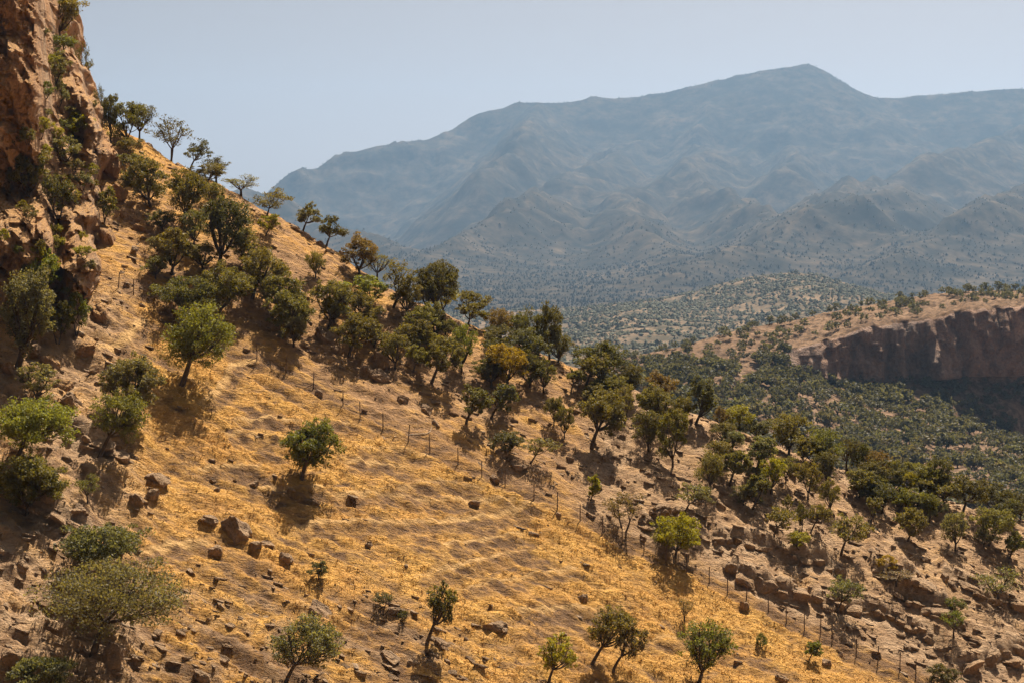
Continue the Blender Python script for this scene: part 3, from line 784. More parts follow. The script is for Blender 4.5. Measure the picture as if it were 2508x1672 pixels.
G1, G2, G3, G4, G5 = 'trees along the hill crest', 'oaks of the upper grove', 'oaks of the lower right grove', 'shrubs growing on the red cliff', 'lone trees in the golden grass'
TREES = [
 # along the crest, from the cliff downwards
 (272, 348, 272, 228, 48, 'O', 'dark', 'tall narrow tree hard against the edge of the red cliff, on the skyline', G1),
 (312, 356, 312, 252, 78, 'O', 'green', 'dense broad tree on the skyline, just right of the red cliff', G1),
 (342, 352, 350, 250, 62, 'S', 'dark', 'airy tree whose drooping right branch hangs over the skyline near the cliff', G1),
 (418, 382, 416, 291, 80, 'S', 'dark', 'lone oak standing free against the sky with a short side stem', G1),
 (464, 409, 485, 347, 68, 'S', 'dark', 'thin crowned crest oak to the right of the lone sky oak', G1),
 (508, 452, 508, 402, 76, 'O', 'olive', 'dense olive oak in front of two airy crest trees', G1),
 (530, 448, 540, 385, 62, 'S', 'dark', 'airy crest oak leaning out over the dense olive oak', G1),
 (590, 478, 593, 434, 76, 'S', 'grey', 'low wide crest oak where the sky meets the blue mountain', G1),
 (651, 533, 667, 465, 84, 'S', 'grey', 'wide forked crest oak with a dark trunk above a yellow shrub', G1),
 (651, 579, 665, 527, 54, 'O', 'yellow', 'small yellow green tree just under the forked crest oak', G1),
 (740, 560, 758, 501, 60, 'O', 'grey', 'small crest oak leaning right above dark rocks, before the blue mountain', G1),
 (799, 601, 815, 536, 56, 'O', 'dark', 'slender dark crest oak right of the dark crest rocks', G1),
 (880, 674, 882, 577, 84, 'O', 'brown', 'brownish round oak on a clear trunk over the bright green shrub', G1),
 (924, 687, 932, 616, 62, 'S', 'grey', 'airy grey oak with a curved trunk right of the brownish crest oak', G1),
 (963, 754, 985, 641, 62, 'S', 'olive', 'airy tall oak with sky in its crown, left of the largest crest oak', G1),
 (1056, 766, 1076, 638, 120, 'O', 'dark', 'largest dark crest oak with a lobe reaching out to the right', G1),
 (1043, 759, 1035, 680, 58, 'O', 'olive', 'slim olive oak on a thin trunk before the largest crest oak', G1),
 (1085, 768, 1088, 703, 68, 'O', 'yellow', 'yellow green tree under the right side of the largest crest oak', G1),
 (1144, 791, 1156, 723, 82, 'O', 'olive', 'round crest oak on a fan of thin stems, alone against the haze', G1),
 (1222, 826, 1227, 752, 54, 'O', 'brown', 'brownish domed crest oak right of the round one with fan stems', G1),
 (1262, 842, 1260, 768, 58, 'O', 'green', 'green crest oak between the brownish dome and the tall dark oak', G1),
 (1305, 860, 1300, 757, 54, 'S', 'dark', 'airy dark oak close against the left of the tallest dark crest oak', G1),
 (1345, 880, 1346, 745, 66, 'O', 'dark', 'tallest dark oak of the crest grove, narrow and high', G1),
 (1368, 888, 1366, 814, 56, 'O', 'dark', 'dense dark oak low on the right of the tallest crest oak', G1),
 # upper left grove
 (316, 384, 316, 337, 54, 'B', 'olive', 'low olive shrub beneath the dense tree beside the cliff', G2),
 (326, 432, 326, 373, 70, 'B', 'olive', 'rounded shrub tree below the low shrub beside the cliff', G2),
 (372, 508, 357, 393, 112, 'O', 'olive', 'big spreading oak at the top of the upper grove, right of pale crags', G2),
 (450, 546, 458, 412, 92, 'O', 'olive', 'upright oak right of the big spreading oak in the upper grove', G2),
 (516, 507, 525, 446, 54, 'O', 'olive', 'small oak on a thin trunk high in the upper grove', G2),
 (476, 603, 484, 512, 58, 'O', 'grey', 'pale small oak with a bare trunk left of the tall dark oak', G2),
 (530, 653, 550, 478, 96, 'O', 'dark', 'tallest dark oak of the upper grove, leaning right', G2),
 (418, 672, 428, 553, 82, 'O', 'olive', 'solitary oak on a long trunk over a heap of dark rocks', G2),
 (600, 660, 612, 556, 72, 'O', 'olive', 'olive oak close behind the right side of the tall dark oak', G2),
 (616, 731, 643, 612, 98, 'O', 'olive', 'oak with a thick leaning trunk midway down the upper grove', G2),
 (450, 776, 452, 676, 150, 'O', 'dark', 'wide low oak casting deep shade above the bright green tree', G2),
 (532, 773, 552, 650, 122, 'O', 'olive', 'broad oak on spreading stems right of the wide low oak', G2),
 (443, 939, 487, 757, 166, 'O', 'bright', 'bright green leaning oak with a thick dark trunk, large and alone', G5),
 (663, 782, 690, 670, 106, 'O', 'olive', 'broad oak whose crown overlaps two smaller ones near the fence top', G2),
 (689, 829, 712, 720, 94, 'O', 'olive', 'middle one of three oaks stacked above the first fence posts', G2),
 (719, 851, 731, 776, 62, 'O', 'grey', 'lowest and smallest of three oaks stacked above the first fence posts', G2),
 (773, 681, 778, 613, 42, 'O', 'olive', 'little lollipop oak alone on the bare upper slope', G2),
 (890, 744, 890, 672, 104, 'B', 'bright', 'bright green dense shrub of three lobes under the crest', G2),
 (805, 808, 815, 686, 88, 'O', 'olive', 'upright oak above a dark jagged boulder, right of the bare slope', G2),
 (890, 812, 888, 718, 80, 'O', 'olive', 'rounded oak directly below the bright green lobed shrub', G2),
 (852, 873, 876, 776, 104, 'O', 'olive', 'many stemmed oak leaning over the pair of long boulders', G2),
 (1066, 827, 1070, 746, 60, 'O', 'dark', 'dark upright oak below the largest crest oak', G2),
 (1004, 852, 1016, 784, 94, 'O', 'olive', 'wide olive oak in the middle of the slope under the crest', G2),
 (968, 904, 976, 814, 70, 'O', 'olive', 'oak on a dark trunk right behind the large dark boulder', G2),
 (1011, 911, 1024, 850, 58, 'O', 'olive', 'small oak between the dark boulder and the leaning thin trunk oak', G2),
 (1054, 937, 1086, 827, 82, 'O', 'olive', 'oak leaning right on a thin bare trunk at the grove foot', G2),
 (1131, 909, 1145, 790, 60, 'O', 'green', 'tall narrow green oak left of the bare path beneath the crest', G2),
 (1095, 834, 1095, 779, 44, 'O', 'olive', 'small oak tucked between the dark upright oak and narrow green oak', G2),
 (1225, 862, 1225, 800, 70, 'O', 'dark', 'dark rounded oak right above the yellow tree, left one of two', G2),
 (1290, 872, 1290, 800, 80, 'O', 'dark', 'dark rounded oak right above the yellow tree, right one of two', G2),
 (1240, 947, 1246, 841, 94, 'O', 'gold', 'bright yellow tree in the middle of the dark grove', G2),
 (1203, 950, 1206, 871, 78, 'O', 'dark', 'dense dark oak at the lower left of the bright yellow tree', G2),
 (1298, 948, 1302, 862, 62, 'O', 'dark', 'dark oak at the right side of the bright yellow tree', G2),
 (1332, 962, 1336, 879, 52, 'O', 'olive', 'slim oak with a curved trunk left of the short grassy gap', G2),
 (1140, 1036, 1166, 946, 68, 'O', 'olive', 'left one of two low oaks with leaning stems below the yellow tree', G2),
 (1201, 1024, 1232, 939, 70, 'O', 'dark', 'right one of two low oaks with leaning stems below the yellow tree', G2),
 (1480, 944, 1466, 837, 116, 'O', 'dark', 'large dark domed oak right of the gap in the crest', G1),
 (1433, 948, 1452, 864, 70, 'O', 'olive', 'olive oak standing before the large dark domed oak', G2),
 (1398, 957, 1410, 905, 38, 'O', 'olive', 'tiny oak left of the olive oak by the crest gap', G2),
 (1540, 972, 1544, 889, 68, 'O', 'dark', 'dark crest oak right after the large domed oak', G1),
 (1482, 987, 1482, 925, 74, 'O', 'olive', 'wide oak below the large dark domed oak', G2),
 (1530, 1034, 1536, 940, 54, 'S', 'olive', 'tall thin oak in the shade between grove and big trunked oak', G2),
 (1448, 1098, 1476, 962, 110, 'O', 'olive', 'big oak with a long slanting trunk in the centre of the hillside', G2),
 (1357, 1043, 1361, 968, 40, 'O', 'olive', 'left one of two slim young oaks beside the big slanting oak', G2),
 (1382, 1073, 1391, 989, 42, 'O', 'olive', 'right one of two slim young oaks beside the big slanting oak', G2),
 (1298, 1134, 1326, 1071, 66, 'S', 'grey', 'low grey bush tree leaning right beside a rocky patch above the fence', G2),
 (1239, 1120, 1246, 1056, 74, 'O', 'dark', 'dark low oak growing out of a boulder close above the fence', G2),
 (1615, 987, 1617, 912, 76, 'O', 'brown', 'brownish crest oak before the far valley, first of the right row', G1),
 (1610, 1037, 1608, 943, 76, 'O', 'olive', 'olive oak right under the brownish crest oak', G2),
 (1668, 1042, 1668, 970, 48, 'O', 'olive', 'small oak left of the tall dark trunked crest oak', G2),
 (1587, 1105, 1586, 1002, 64, 'O', 'dark', 'oval oak on a short trunk, left of two with pointed shadows', G2),
 (1648, 1145, 1660, 1007, 66, 'O', 'olive', 'tall oval oak reaching lowest on the open slope, right of two', G2),
 (1701, 1038, 1720, 931, 62, 'O', 'dark', 'tall dark crest oak with two thick trunks at the grove edge', G1),
 (1765, 1048, 1765, 999, 34, 'O', 'brown', 'small brownish crest tree between dark oak and yellow green oak', G1),
 # right grove
 (1812, 1062, 1814, 992, 70, 'O', 'yellow', 'yellow green crest oak above the right grove', G3),
 (1855, 1080, 1862, 1024, 70, 'O', 'dark', 'dark crest oak right of the yellow green crest oak', G3),
 (1933, 1115, 1941, 1011, 82, 'O', 'olive', 'tall crest oak on a straight dark trunk in the right grove', G3),
 (2022, 1132, 2022, 1051, 76, 'O', 'green', 'rounded green crest oak right of the tall straight trunked oak', G3),
 (2023, 1186, 2034, 1105, 50, 'O', 'dark', 'dark oak directly below the rounded green crest oak', G3),
 (1962, 1140, 1972, 1079, 38, 'O', 'olive', 'slim small oak on a thin trunk between tall oak and green oak', G3),
 (1793, 1107, 1793, 1051, 54, 'O', 'grey', 'small grey green oak under the yellow green crest oak', G3),
 (1739, 1202, 1743, 1108, 62, 'O', 'olive', 'oval oak with a thin dark trunk at the left of the right grove', G3),
 (1785, 1188, 1806, 1100, 72, 'O', 'olive', 'oak on a slanting trunk beside the left oval oak of the right grove', G3),
 (1850, 1155, 1868, 1072, 72, 'O', 'grey', 'grey green oak behind the yellow topped oak', G3),
 (1890, 1210, 1905, 1115, 62, 'O', 'yellow', 'yellow topped oak with a dark trunk in the right grove', G3),
 (1925, 1182, 1925, 1117, 44, 'O', 'olive', 'small oak behind the right of the yellow topped oak', G3),
 (1821, 1237, 1827, 1183, 46, 'O', 'grey', 'front small tree of a pair at the right grove foot, on two stems', G3),
 (1840, 1246, 1857, 1158, 58, 'O', 'olive', 'rear taller tree of a pair at the right grove foot', G3),
 (1979, 1221, 1993, 1133, 56, 'O', 'olive', 'round oak with a broad black shadow in the right grove', G3),
 (2034, 1256, 2040, 1174, 44, 'O', 'olive', 'slim oak on a bare trunk right of the black shadow', G3),
 (2073, 1154, 2083, 1069, 56, 'S', 'dark', 'airy dark crest oak with a gap of haze under its crown', G3),
 (2110, 1172, 2110, 1079, 48, 'O', 'dark', 'dark narrow crest oak next right of the airy one', G3),
 (2150, 1185, 2150, 1102, 58, 'O', 'brown', 'reddish brown crest oak in the right grove', G3),
 (2202, 1202, 2202, 1120, 58, 'O', 'olive', 'olive crest oak right of the reddish brown one', G3),
 (2100, 1220, 2113, 1145, 68, 'O', 'olive', 'oak on a dark trunk below the dark narrow crest oak', G3),
 (2190, 1212, 2180, 1145, 64, 'O', 'dark', 'dark oak under the olive and reddish crest oaks', G3),
 (2159, 1223, 2166, 1166, 46, 'O', 'olive', 'small round oak in front of the dark oak of the right grove', G3),
 (2255, 1216, 2255, 1132, 86, 'O', 'green', 'broad fresh green crest oak in the right grove', G3),
 (2295, 1226, 2292, 1118, 68, 'O', 'dark', 'dark crest oak rising behind the broad fresh green oak', G3),
 (2197, 1252, 2230, 1191, 88, 'O', 'green', 'wide green oak leaning right on a short trunk, below the fresh green one', G3),
 (2226, 1225, 2226, 1157, 40, 'O', 'yellow', 'narrow yellowish oak between dark oak and broad green oak', G3),
 (2320, 1250, 2300, 1161, 84, 'O', 'olive', 'broad oak with splayed stems in the middle of the right grove', G3),
 (2356, 1257, 2377, 1164, 80, 'O', 'dark', 'large dark oak with a high dome near the right edge', G3),
 (2440, 1262, 2452, 1184, 70, 'O', 'dark', 'dark crest oak second from the right edge of the picture', G3),
 (2500, 1272, 2503, 1207, 46, 'O', 'dark', 'dark oak cut by the right edge of the picture', G3),
 (2276, 1280, 2283, 1211, 38, 'O', 'green', 'little green oak with dark stems under the broad splayed oak', G3),
 (2132, 1278, 2142, 1216, 40, 'O', 'olive', 'small oval oak on the open slope left of the round headed ones', G3),
 (2221, 1325, 2234, 1245, 76, 'O', 'olive', 'round headed oak with a crooked short trunk and a dark round shadow', G3),
 (2341, 1350, 2341, 1252, 62, 'O', 'grey', 'tall round headed oak on a thick bare trunk over its shadow', G3),
 (2419, 1337, 2435, 1244, 90, 'O', 'olive', 'broad bright edged oak right of the thick bare trunk', G3),
 (2410, 1340, 2410, 1298, 42, 'O', 'grey', 'small pale oak tucked under the left of the broad bright edged oak', G3),
 (2471, 1367, 2488, 1303, 50, 'O', 'green', 'small green oak with its own shadow by the right edge', G3),
 (2059, 1358, 2081, 1255, 84, 'S', 'olive', 'open crowned oak on a forked pale trunk right of the rock ledge', G3),
 (1965, 1299, 1974, 1232, 28, 'O', 'olive', 'left thin oak of a pair above the yellow ledge shrub', G3),
 (1984, 1304, 2007, 1237, 56, 'S', 'olive', 'right wider oak of a pair above the yellow ledge shrub', G3),
 (1895, 1312, 1911, 1243, 80, 'S', 'olive', 'open oak rooted in the dark rock ledge', G3),
 (1929, 1250, 1929, 1213, 24, 'O', 'olive', 'tiny sapling above the open ledge oak', G3),
 (1957, 1345, 1957, 1302, 54, 'B', 'yellow', 'yellowish shrub at the right end of the upper rock ledge', G3),
 (1674, 1256, 1702, 1184, 80, 'S', 'grey', 'grey open oak leaning right over a big dark boulder', G3),
 (1655, 1365, 1658, 1263, 108, 'O', 'yellow', 'round yellow green tree on a short dark trunk beside the fence', G5),
 (1530, 1301, 1543, 1207, 82, 'S', 'brown', 'thin brownish tree on a V shaped stem beside the fence', G5),
 (1445, 1224, 1454, 1168, 30, 'O', 'yellow', 'tiny yellowish sapling on a thin stem above the fence', G5),
 (2444, 1480, 2446, 1398, 94, 'S', 'green', 'feathery green tree in the rocky gully at the right', G3),
 (2340, 1506, 2341, 1462, 46, 'B', 'green', 'upper one of two light green bushes in the gully', G3),
 (2336, 1560, 2338, 1492, 52, 'S', 'bright', 'lower taller one of two light green bushes in the gully', G3),
 (2170, 1402, 2170, 1360, 48, 'B', 'gold', 'golden brown shrub between rocks below the round headed oak', G3),
 (2195, 1436, 2195, 1398, 74, 'D', 'brown', 'dry brown brush on the rock wall below the golden shrub', G3),
 (2050, 1500, 2072, 1414, 78, 'S', 'grey', 'thin wispy tree on the edge of the lower rock ledge', G3),
 (2316, 1692, 2316, 1626, 70, 'B', 'dark', 'dark dense bush cut by the bottom edge near the last fence posts', G5),
 # lower slope
 (1446, 1625, 1502, 1490, 118, 'S', 'olive', 'flat topped tree on a long stem bent to the right, in golden grass', G5),
 (1500, 1644, 1542, 1530, 70, 'S', 'brown', 'half bare tree slanting right behind the flat topped tree', G5),
 (1341, 1676, 1366, 1564, 74, 'S', 'yellow', 'small forked yellow green tree at the bottom, left of the flat topped tree', G5),
 (1709, 1676, 1730, 1520, 124, 'S', 'green', 'wide tree on fanned dark stems at the bottom edge', G5),
 (1676, 1522, 1676, 1464, 42, 'D', 'brown', 'dry round purplish bush in the straw below the fence', G5),
 (1864, 1588, 1864, 1552, 28, 'B', 'green', 'tiny dark green bush in the straw right of the wide tree', G5),
 (1981, 1620, 1994, 1572, 44, 'S', 'green', 'very small tree beside a dark stone near the lower fence', G5),
 (1042, 1576, 1080, 1430, 66, 'S', 'olive', 'thin tree with a long bent bare trunk and small crown', G5),
 (938, 1488, 938, 1452, 42, 'B', 'dark', 'small dark bush on a stone, left of the bent thin tree', G5),
 (988, 1524, 988, 1494, 26, 'B', 'dark', 'tiny dark bush right below the bush on a stone', G5),
 (780, 1418, 780, 1374, 48, 'B', 'dark', 'small dark bush on the bare slope below the large boulder', G5),
 (693, 1680, 748, 1519, 158, 'S', 'grey', 'open grey green tree on a slanting stem at the bottom edge', G5),
 (738, 1172, 765, 1037, 132, 'O', 'green', 'fresh green oak with a dark base alone in the middle of the golden slope', G5),
 (312, 1034, 322, 868, 138, 'O', 'grey', 'dense dark glossy oak above a smaller many stemmed one, left of the golden slope', G5),
 (240, 1120, 292, 962, 128, 'S', 'green', 'many stemmed open tree just below the dense glossy oak', G5),
 (34, 1132, 84, 971, 176, 'O', 'bright', 'large bright green tree at the left edge', G5),
 (88, 992, 88, 890, 116, 'S', 'grey', 'thin grey shrub above the large bright green tree at left', G5),
 (38, 897, 66, 669, 118, 'O', 'grey', 'tall tree on a long bare trunk at the left edge under the cliff', G5),
 (104, 722, 104, 608, 98, 'B', 'bright', 'light green leafy tree behind the tall trunked one under the cliff', G4),
 (62, 1262, 74, 1122, 160, 'O', 'olive', 'broad low oak at the left edge below the large bright green tree', G5),
 (214, 1232, 216, 1164, 48, 'S', 'green', 'small green shrub with thin stems left of the pale topped slab', G5),
 (204, 1412, 246, 1284, 196, 'O', 'grey', 'upper one of two big overlapping grey green oaks at lower left', G5),
 (226, 1594, 282, 1373, 312, 'O', 'grey', 'largest grey green oak of the picture, spreading wide at lower left', G5),
 (92, 1700, 92, 1614, 152, 'B', 'grey', 'pale green bush cut by the bottom left corner', G5),
 # on the cliff
 (148, 96, 150, -14, 96, 'O', 'olive', 'tree crowning the cliff top against the sky', G4),
 (146, 136, 146, 84, 80, 'B', 'green', 'shrub hanging below the tree on the cliff top', G4),
 (204, 150, 202, 106, 36, 'S', 'dark', 'small airy bush jutting from the cliff edge into the sky', G4),
 (138, 205, 138, 126, 64, 'B', 'grey', 'grey green shrub high on the cliff, right of the streaked pillar', G4),
 (148, 262, 148, 195, 44, 'B', 'grey', 'narrow grey shrub below the grey green one high on the cliff', G4),
 (200, 350, 201, 270, 74, 'B', 'yellow', 'yellow green bush in the middle of the crags', G4),
 (104, 340, 105, 283, 44, 'B', 'yellow', 'small yellowish bush on the foot of the streaked pillar', G4),
 (164, 392, 164, 333, 70, 'B', 'olive', 'low olive bush below the yellow green bush of the crags', G4),
 (74, 474, 74, 360, 84, 'B', 'olive', 'large olive shrub below the foot of the streaked pillar', G4),
 (148, 530, 150, 425, 72, 'B', 'dark', 'dark shrub right of the large olive shrub on the cliff', G4),
 (260, 540, 260, 459, 62, 'B', 'olive', 'rounded shrub at the right foot of the crags above the dark buttress', G4),
 (247, 230, 249, 214, 24, 'S', 'dark', 'tiny twiggy bush on the skyline edge of the crags', G4),
 (218, 176, 219, 153, 24, 'S', 'dark', 'tiny leafy twig bush on the cliff edge below the airy one', G4),
 (140, 580, 140, 548, 32, 'B', 'yellow', 'little yellowish bush between the two dark rock masses', G4),
 (145, 835, 145, 735, 60, 'B', 'dark', 'dark bush at the left foot of the dark buttress', G4),
 (192, 815, 190, 712, 54, 'B', 'green', 'green bush growing on the face of the dark buttress', G4),
]
for r in TREES:
    plant(*r[:8], group=r[8])
# the trees that close the gaps of the groves
g_f = np.random.default_rng(55)
spots = [(r[0], r[1]) for r in TREES]
FILL = [(5, [(300, 420), (420, 480), (560, 640), (520, 760), (360, 700), (320, 500)], 'olive oak in the crowded left side of the upper grove'),
        (4, [(560, 560), (640, 640), (760, 800), (700, 860), (600, 780)], 'olive oak in the crowded strip above the first fence posts'),
        (7, [(780, 740), (960, 740), (1120, 800), (1130, 920), (960, 910), (820, 860)], 'olive oak in the crowded middle of the slope under the crest'),
        (4, [(1170, 800), (1390, 890), (1330, 960), (1190, 950)], 'dark oak in the crowd around the bright yellow tree'),
        (4, [(1420, 920), (1720, 1020), (1690, 1060), (1500, 1040), (1400, 960)], 'olive oak in the crowd right of the crest gap'),
        (4, [(1730, 1040), (2060, 1150), (2030, 1210), (1760, 1180)], 'olive oak in the crowded left half of the right grove'),
        (6, [(2080, 1160), (2500, 1260), (2500, 1290), (2100, 1250)], 'dark oak in the crowded right half of the right grove')]
def inside(pt, poly):
    c = False
    for (x1, y1), (x2, y2) in zip(poly, poly[1:] + poly[:1]):
        if (y1 > pt[1]) != (y2 > pt[1]) and pt[0] < (x2 - x1) * (pt[1] - y1) / (y2 - y1) + x1: c = not c
    return c
for n_, poly, lab in FILL:
    a_ = np.array(poly, float); k_ = t_ = 0
    while k_ < n_ and t_ < 3000:
        t_ += 1
        u_, v_ = g_f.uniform(a_[:, 0].min(), a_[:, 0].max()), g_f.uniform(a_[:, 1].min(), a_[:, 1].max())
        if not inside((u_, v_), poly) or min(abs(u_ - a) + abs(v_ - b) for a, b in spots) < 26: continue
        spots.append((u_, v_)); k_ += 1
        w_ = g_f.uniform(44, 76)
        plant(u_, v_, u_, v_ - w_ * g_f.uniform(0.85, 1.2), w_, 'O' if g_f.random() < 0.75 else 'B', 'dark' if lab.startswith('dark') else 'olive', lab, 'oak_tree', 'tree', lab.replace(' in the ', 's in the ', 1))
# bushes rooted all over the crags
for k_ in range(40):
    while True:
        u_, v_ = g_f.uniform(10, 265), g_f.uniform(90, 800)
        if min(abs(u_ - a) + abs(v_ - b) for a, b in spots) > 34 and u_ < np.interp(v_, EDGE[:, 1], EDGE[:, 0]) - 8 and not (u_ < 95 and v_ < 350): break
    spots.append((u_, v_)); w_ = g_f.uniform(20, 46)
    plant(u_, v_, u_, v_ - w_ * g_f.uniform(0.7, 1.1), w_, 'B', ['olive', 'green', 'yellow', 'grey'][int(g_f.integers(4))], 'small bush rooted in the joints of the red crags', None, 'shrub', 'small bushes of the red crags')
# ------------------------------------------------------------------ boulders and stones
def ico(n):
    import bmesh
    bm = bmesh.new(); bmesh.ops.create_icosphere(bm, subdivisions=n, radius=1.0)
    v = np.array([x.co[:] for x in bm.verts]); f = np.array([[y.index for y in x.verts] for x in bm.faces]); bm.free()
    return v, f
ICO1, ICO2, ICO3, ICO4 = ico(1), ico(2), ico(3), ico(4)
def rock_shape(seed, base, pw=0.68, amp=0.26):
    g = np.random.default_rng(seed)
    v, f = base
    p = np.sign(v) * np.abs(v) ** pw
    p /= np.abs(p).max()
    q, _ = np.linalg.qr(g.normal(size=(3, 3)))
    p = p @ (np.eye(3) * 0.8 + 0.2 * q)
    for _ in range(9):                               # broken faces
        n = g.normal(size=3); n /= np.linalg.norm(n)
        d = p @ n; lim = g.uniform(0.50, 0.88) * d.max()
        p = p - np.maximum(d - lim, 0)[:, None] * n * 0.92
    p = p * (1 + amp * noise3(v * 1.7 + seed, seed)[:, None] + amp * 0.5 * noise3(v * 4.1 + seed, seed + 3)[:, None] + amp * 0.22 * noise3(v * 9 + seed, seed + 5)[:, None])
    return p / np.abs(p).max(0)

def boulder(u, v, w, h, tilt, label, name='boulder', dep=0.8, mat=None, group=None, i=[0]):
    i[0] += 1
    p, ok = cast(u, v + h * 0.30)
    px = p[1] / F
    wm, hm_ = w * px / 2, h * px / 2
    me = mesh_np(name, rock_shape(4000 + i[0] * 7, ICO4 if w > 45 else ICO3) * np.array([wm, max(wm, hm_) * dep, hm_]), (ICO4 if w > 45 else ICO3)[1], mat or M_ROCK)
    o = add_obj(name, me, None, (p[0], p[1] + 0.3 * wm, p[2] + hm_ * 0.22), (0.25, math.radians(tilt), random.uniform(-.3, .3)))
    tag(o, label, 'rock', group)
    return o
BOULD = [
 (386, 1171, 92, 52, 16, 'big pale topped slab of rock at the left edge of the golden slope'),
 (368, 1210, 38, 44, 20, 'upright block right under the pale topped slab'),
 (332, 1222, 42, 42, 25, 'square block left of the upright one, under the pale topped slab'),
 (580, 1290, 96, 84, 10, 'largest free standing boulder, rough and brown in the golden grass'),
 (508, 1272, 52, 36, 15, 'pale low boulder touching the left of the largest one'),
 (528, 1345, 38, 44, 20, 'upright dark stone below the pale low boulder'),
 (622, 1334, 32, 36, 25, 'stone leaning on the lower right of the largest boulder'),
 (655, 1330, 38, 26, 8, 'flat stone with a deep shadow, right of the largest boulder'),
 (698, 1364, 44, 40, 30, 'dark rough stone, last one down right of the largest boulder'),
 (521, 1174, 18, 20, 10, 'small dark stone above the largest boulder, upper one'),
 (532, 1198, 18, 20, 10, 'small dark stone above the largest boulder, lower one'),
 (623, 1182, 20, 24, 30, 'small leaning stone in grass right above the largest boulder'),
 (50, 1382, 46, 28, 5, 'flat dark stone at left, between the two lower left oaks and the edge'),
 (26, 1606, 66, 74, 0, 'big pale rounded rock in the bottom left corner'),
 (278, 1606, 66, 84, 12, 'big shaded rock right at the foot of the largest oak'),
 (141, 1432, 34, 24, 15, 'shaded stone left of the largest oak'),
 (192, 1246, 42, 38, 20, 'brown block left of the small thin stemmed shrub'),
 (118, 1222, 48, 40, 15, 'dark block in the shade of the broad low oak at left'),
 (495, 1654, 52, 32, 10, 'pale block among the slabs at the bottom left'),
 (1160, 1229, 34, 32, 25, 'dark boulder beside the trail in the middle of the golden slope'),
 (903, 1330, 26, 26, 20, 'small dark stone alone in golden grass below the trail'),
 (1212, 1530, 62, 36, 34, 'long dark slab tilted downhill in the golden grass, right of the bent tree'),
 (1427, 1461, 28, 28, 30, 'dark round stone above the flat topped tree'),
 (958, 1492, 32, 36, 35, 'stone between the two little dark bushes left of the bent tree'),
 (786, 1492, 72, 24, 32, 'ribbed slab set in the slope above the bottom open tree'),
 (953, 1606, 54, 20, 32, 'long thin slab left below the bent tree'),
 (1012, 1620, 30, 15, 30, 'short slab right of the long thin one below the bent tree'),
 (1086, 1578, 64, 24, 26, 'dark broken slab at the foot of the bent tree'),
 (1211, 1169, 30, 30, 20, 'dark boulder at the fence below the oak that grows out of rock'),
 (1270, 1140, 44, 44, 50, 'steep grey rock under the dark low oak above the fence'),
 (1230, 1108, 40, 30, 15, 'dark rock at the roots of the dark low oak above the fence'),
 (1368, 1257, 20, 16, 15, 'small dark stone below the fence past the trail end'),
 (1448, 1260, 34, 18, 25, 'pale flat stone just above the middle of the fence'),
 (795, 822, 66, 40, 30, 'dark jagged boulder below the upright oak of the upper grove'),
 (820, 852, 32, 24, 35, 'dark wedge right below the dark jagged boulder'),
 (896, 908, 44, 42, 45, 'left one of a pair of long boulders under the many stemmed oak'),
 (930, 922, 62, 40, 52, 'right one of a pair of long boulders under the many stemmed oak'),
 (928, 880, 60, 54, 10, 'large dark boulder right above the pair of long boulders'),
 (986, 976, 30, 24, 25, 'pale boulder down the line from the pair of long boulders'),
 (1046, 1003, 44, 26, 35, 'cracked grey rocks further down from the pale boulder, above the hose'),
 (780, 962, 30, 24, 42, 'dark stone beside a fence post at the upper fence'),
 (1068, 1035, 26, 14, 38, 'short dark slab right of the pale hose'),
 (1617, 1243, 64, 64, 0, 'big dark boulder in the rocky patch above the yellow green fence tree'),
 (1594, 1276, 28, 26, 20, 'block at the lower left of the big dark boulder'),
 (1655, 1247, 22, 28, 15, 'pale block at the right of the big dark boulder'),
 (1575, 1313, 20, 22, 10, 'small black stone between fence and yellow green fence tree'),
 (1755, 1333, 16, 15, 0, 'upper small round stone left of the upper ledge'),
 (1768, 1345, 20, 14, 0, 'lower small round stone left of the upper ledge'),
 (1807, 1403, 38, 26, 25, 'rounded block at the left end of the lower ledge'),
 (1826, 1482, 36, 28, 32, 'black rough stone in the straw just below the fence'),
 (2026, 1620, 30, 22, 25, 'dark stone right beside the very small tree'),
 (2056, 1596, 24, 16, 30, 'flat dark stone near the lower end of the fence'),
 (1915, 1660, 40, 24, 25, 'dark stones at the bottom edge between the tiny bush and the fence'),
 (1738, 1081, 20, 20, 0, 'upright stone under the tall dark crest oak of the grove edge'),
 (1484, 1122, 36, 30, 38, 'dark cleft boulder right below the big slanting oak'),
 (1502, 1165, 20, 20, 35, 'pale stone under the dark cleft boulder'),
 (1587, 1157, 22, 14, 20, 'small dark stone on open slope left of the tall oval oak'),
 (1768, 1238, 30, 18, 20, 'flat rocks left of the pair at the right grove foot'),
 (228, 640, 40, 54, 0, 'pale upright crag at the right of the dark buttress'),
 (84, 856, 44, 50, 10, 'brown block under the cliff, right of the tall bare trunk'),
 (174, 978, 60, 40, 42, 'dark slanting slab left of the dense glossy oak'),
 (311, 696, 20, 20, 10, 'small grey stone by the two upper fence posts'),
 (327, 612, 20, 28, 30, 'dark upright stone on the slope above the two upper fence posts'),
 (722, 556, 34, 24, 40, 'dark crest rock left of the small leaning crest oak'),
 (744, 572, 34, 20, 40, 'dark crest rock under the small leaning crest oak'),
 (783, 595, 26, 18, 38, 'dark crest rock left of the slender dark crest oak'),
 (835, 622, 22, 18, 38, 'crest rock left of the brownish round oak'),
 (365, 349, 22, 12, 20, 'dark flat rock on the crest right of the cliff trees'),
 (440, 404, 26, 12, 34, 'dark rock on the crest right of the lone sky oak'),
 (2478, 1618, 70, 34, 4, 'thick pale slab at the right edge of the gully'),
 (2330, 1432, 40, 26, 20, 'pale block on the rim of the gully'),
]
for r in BOULD: boulder(*r)
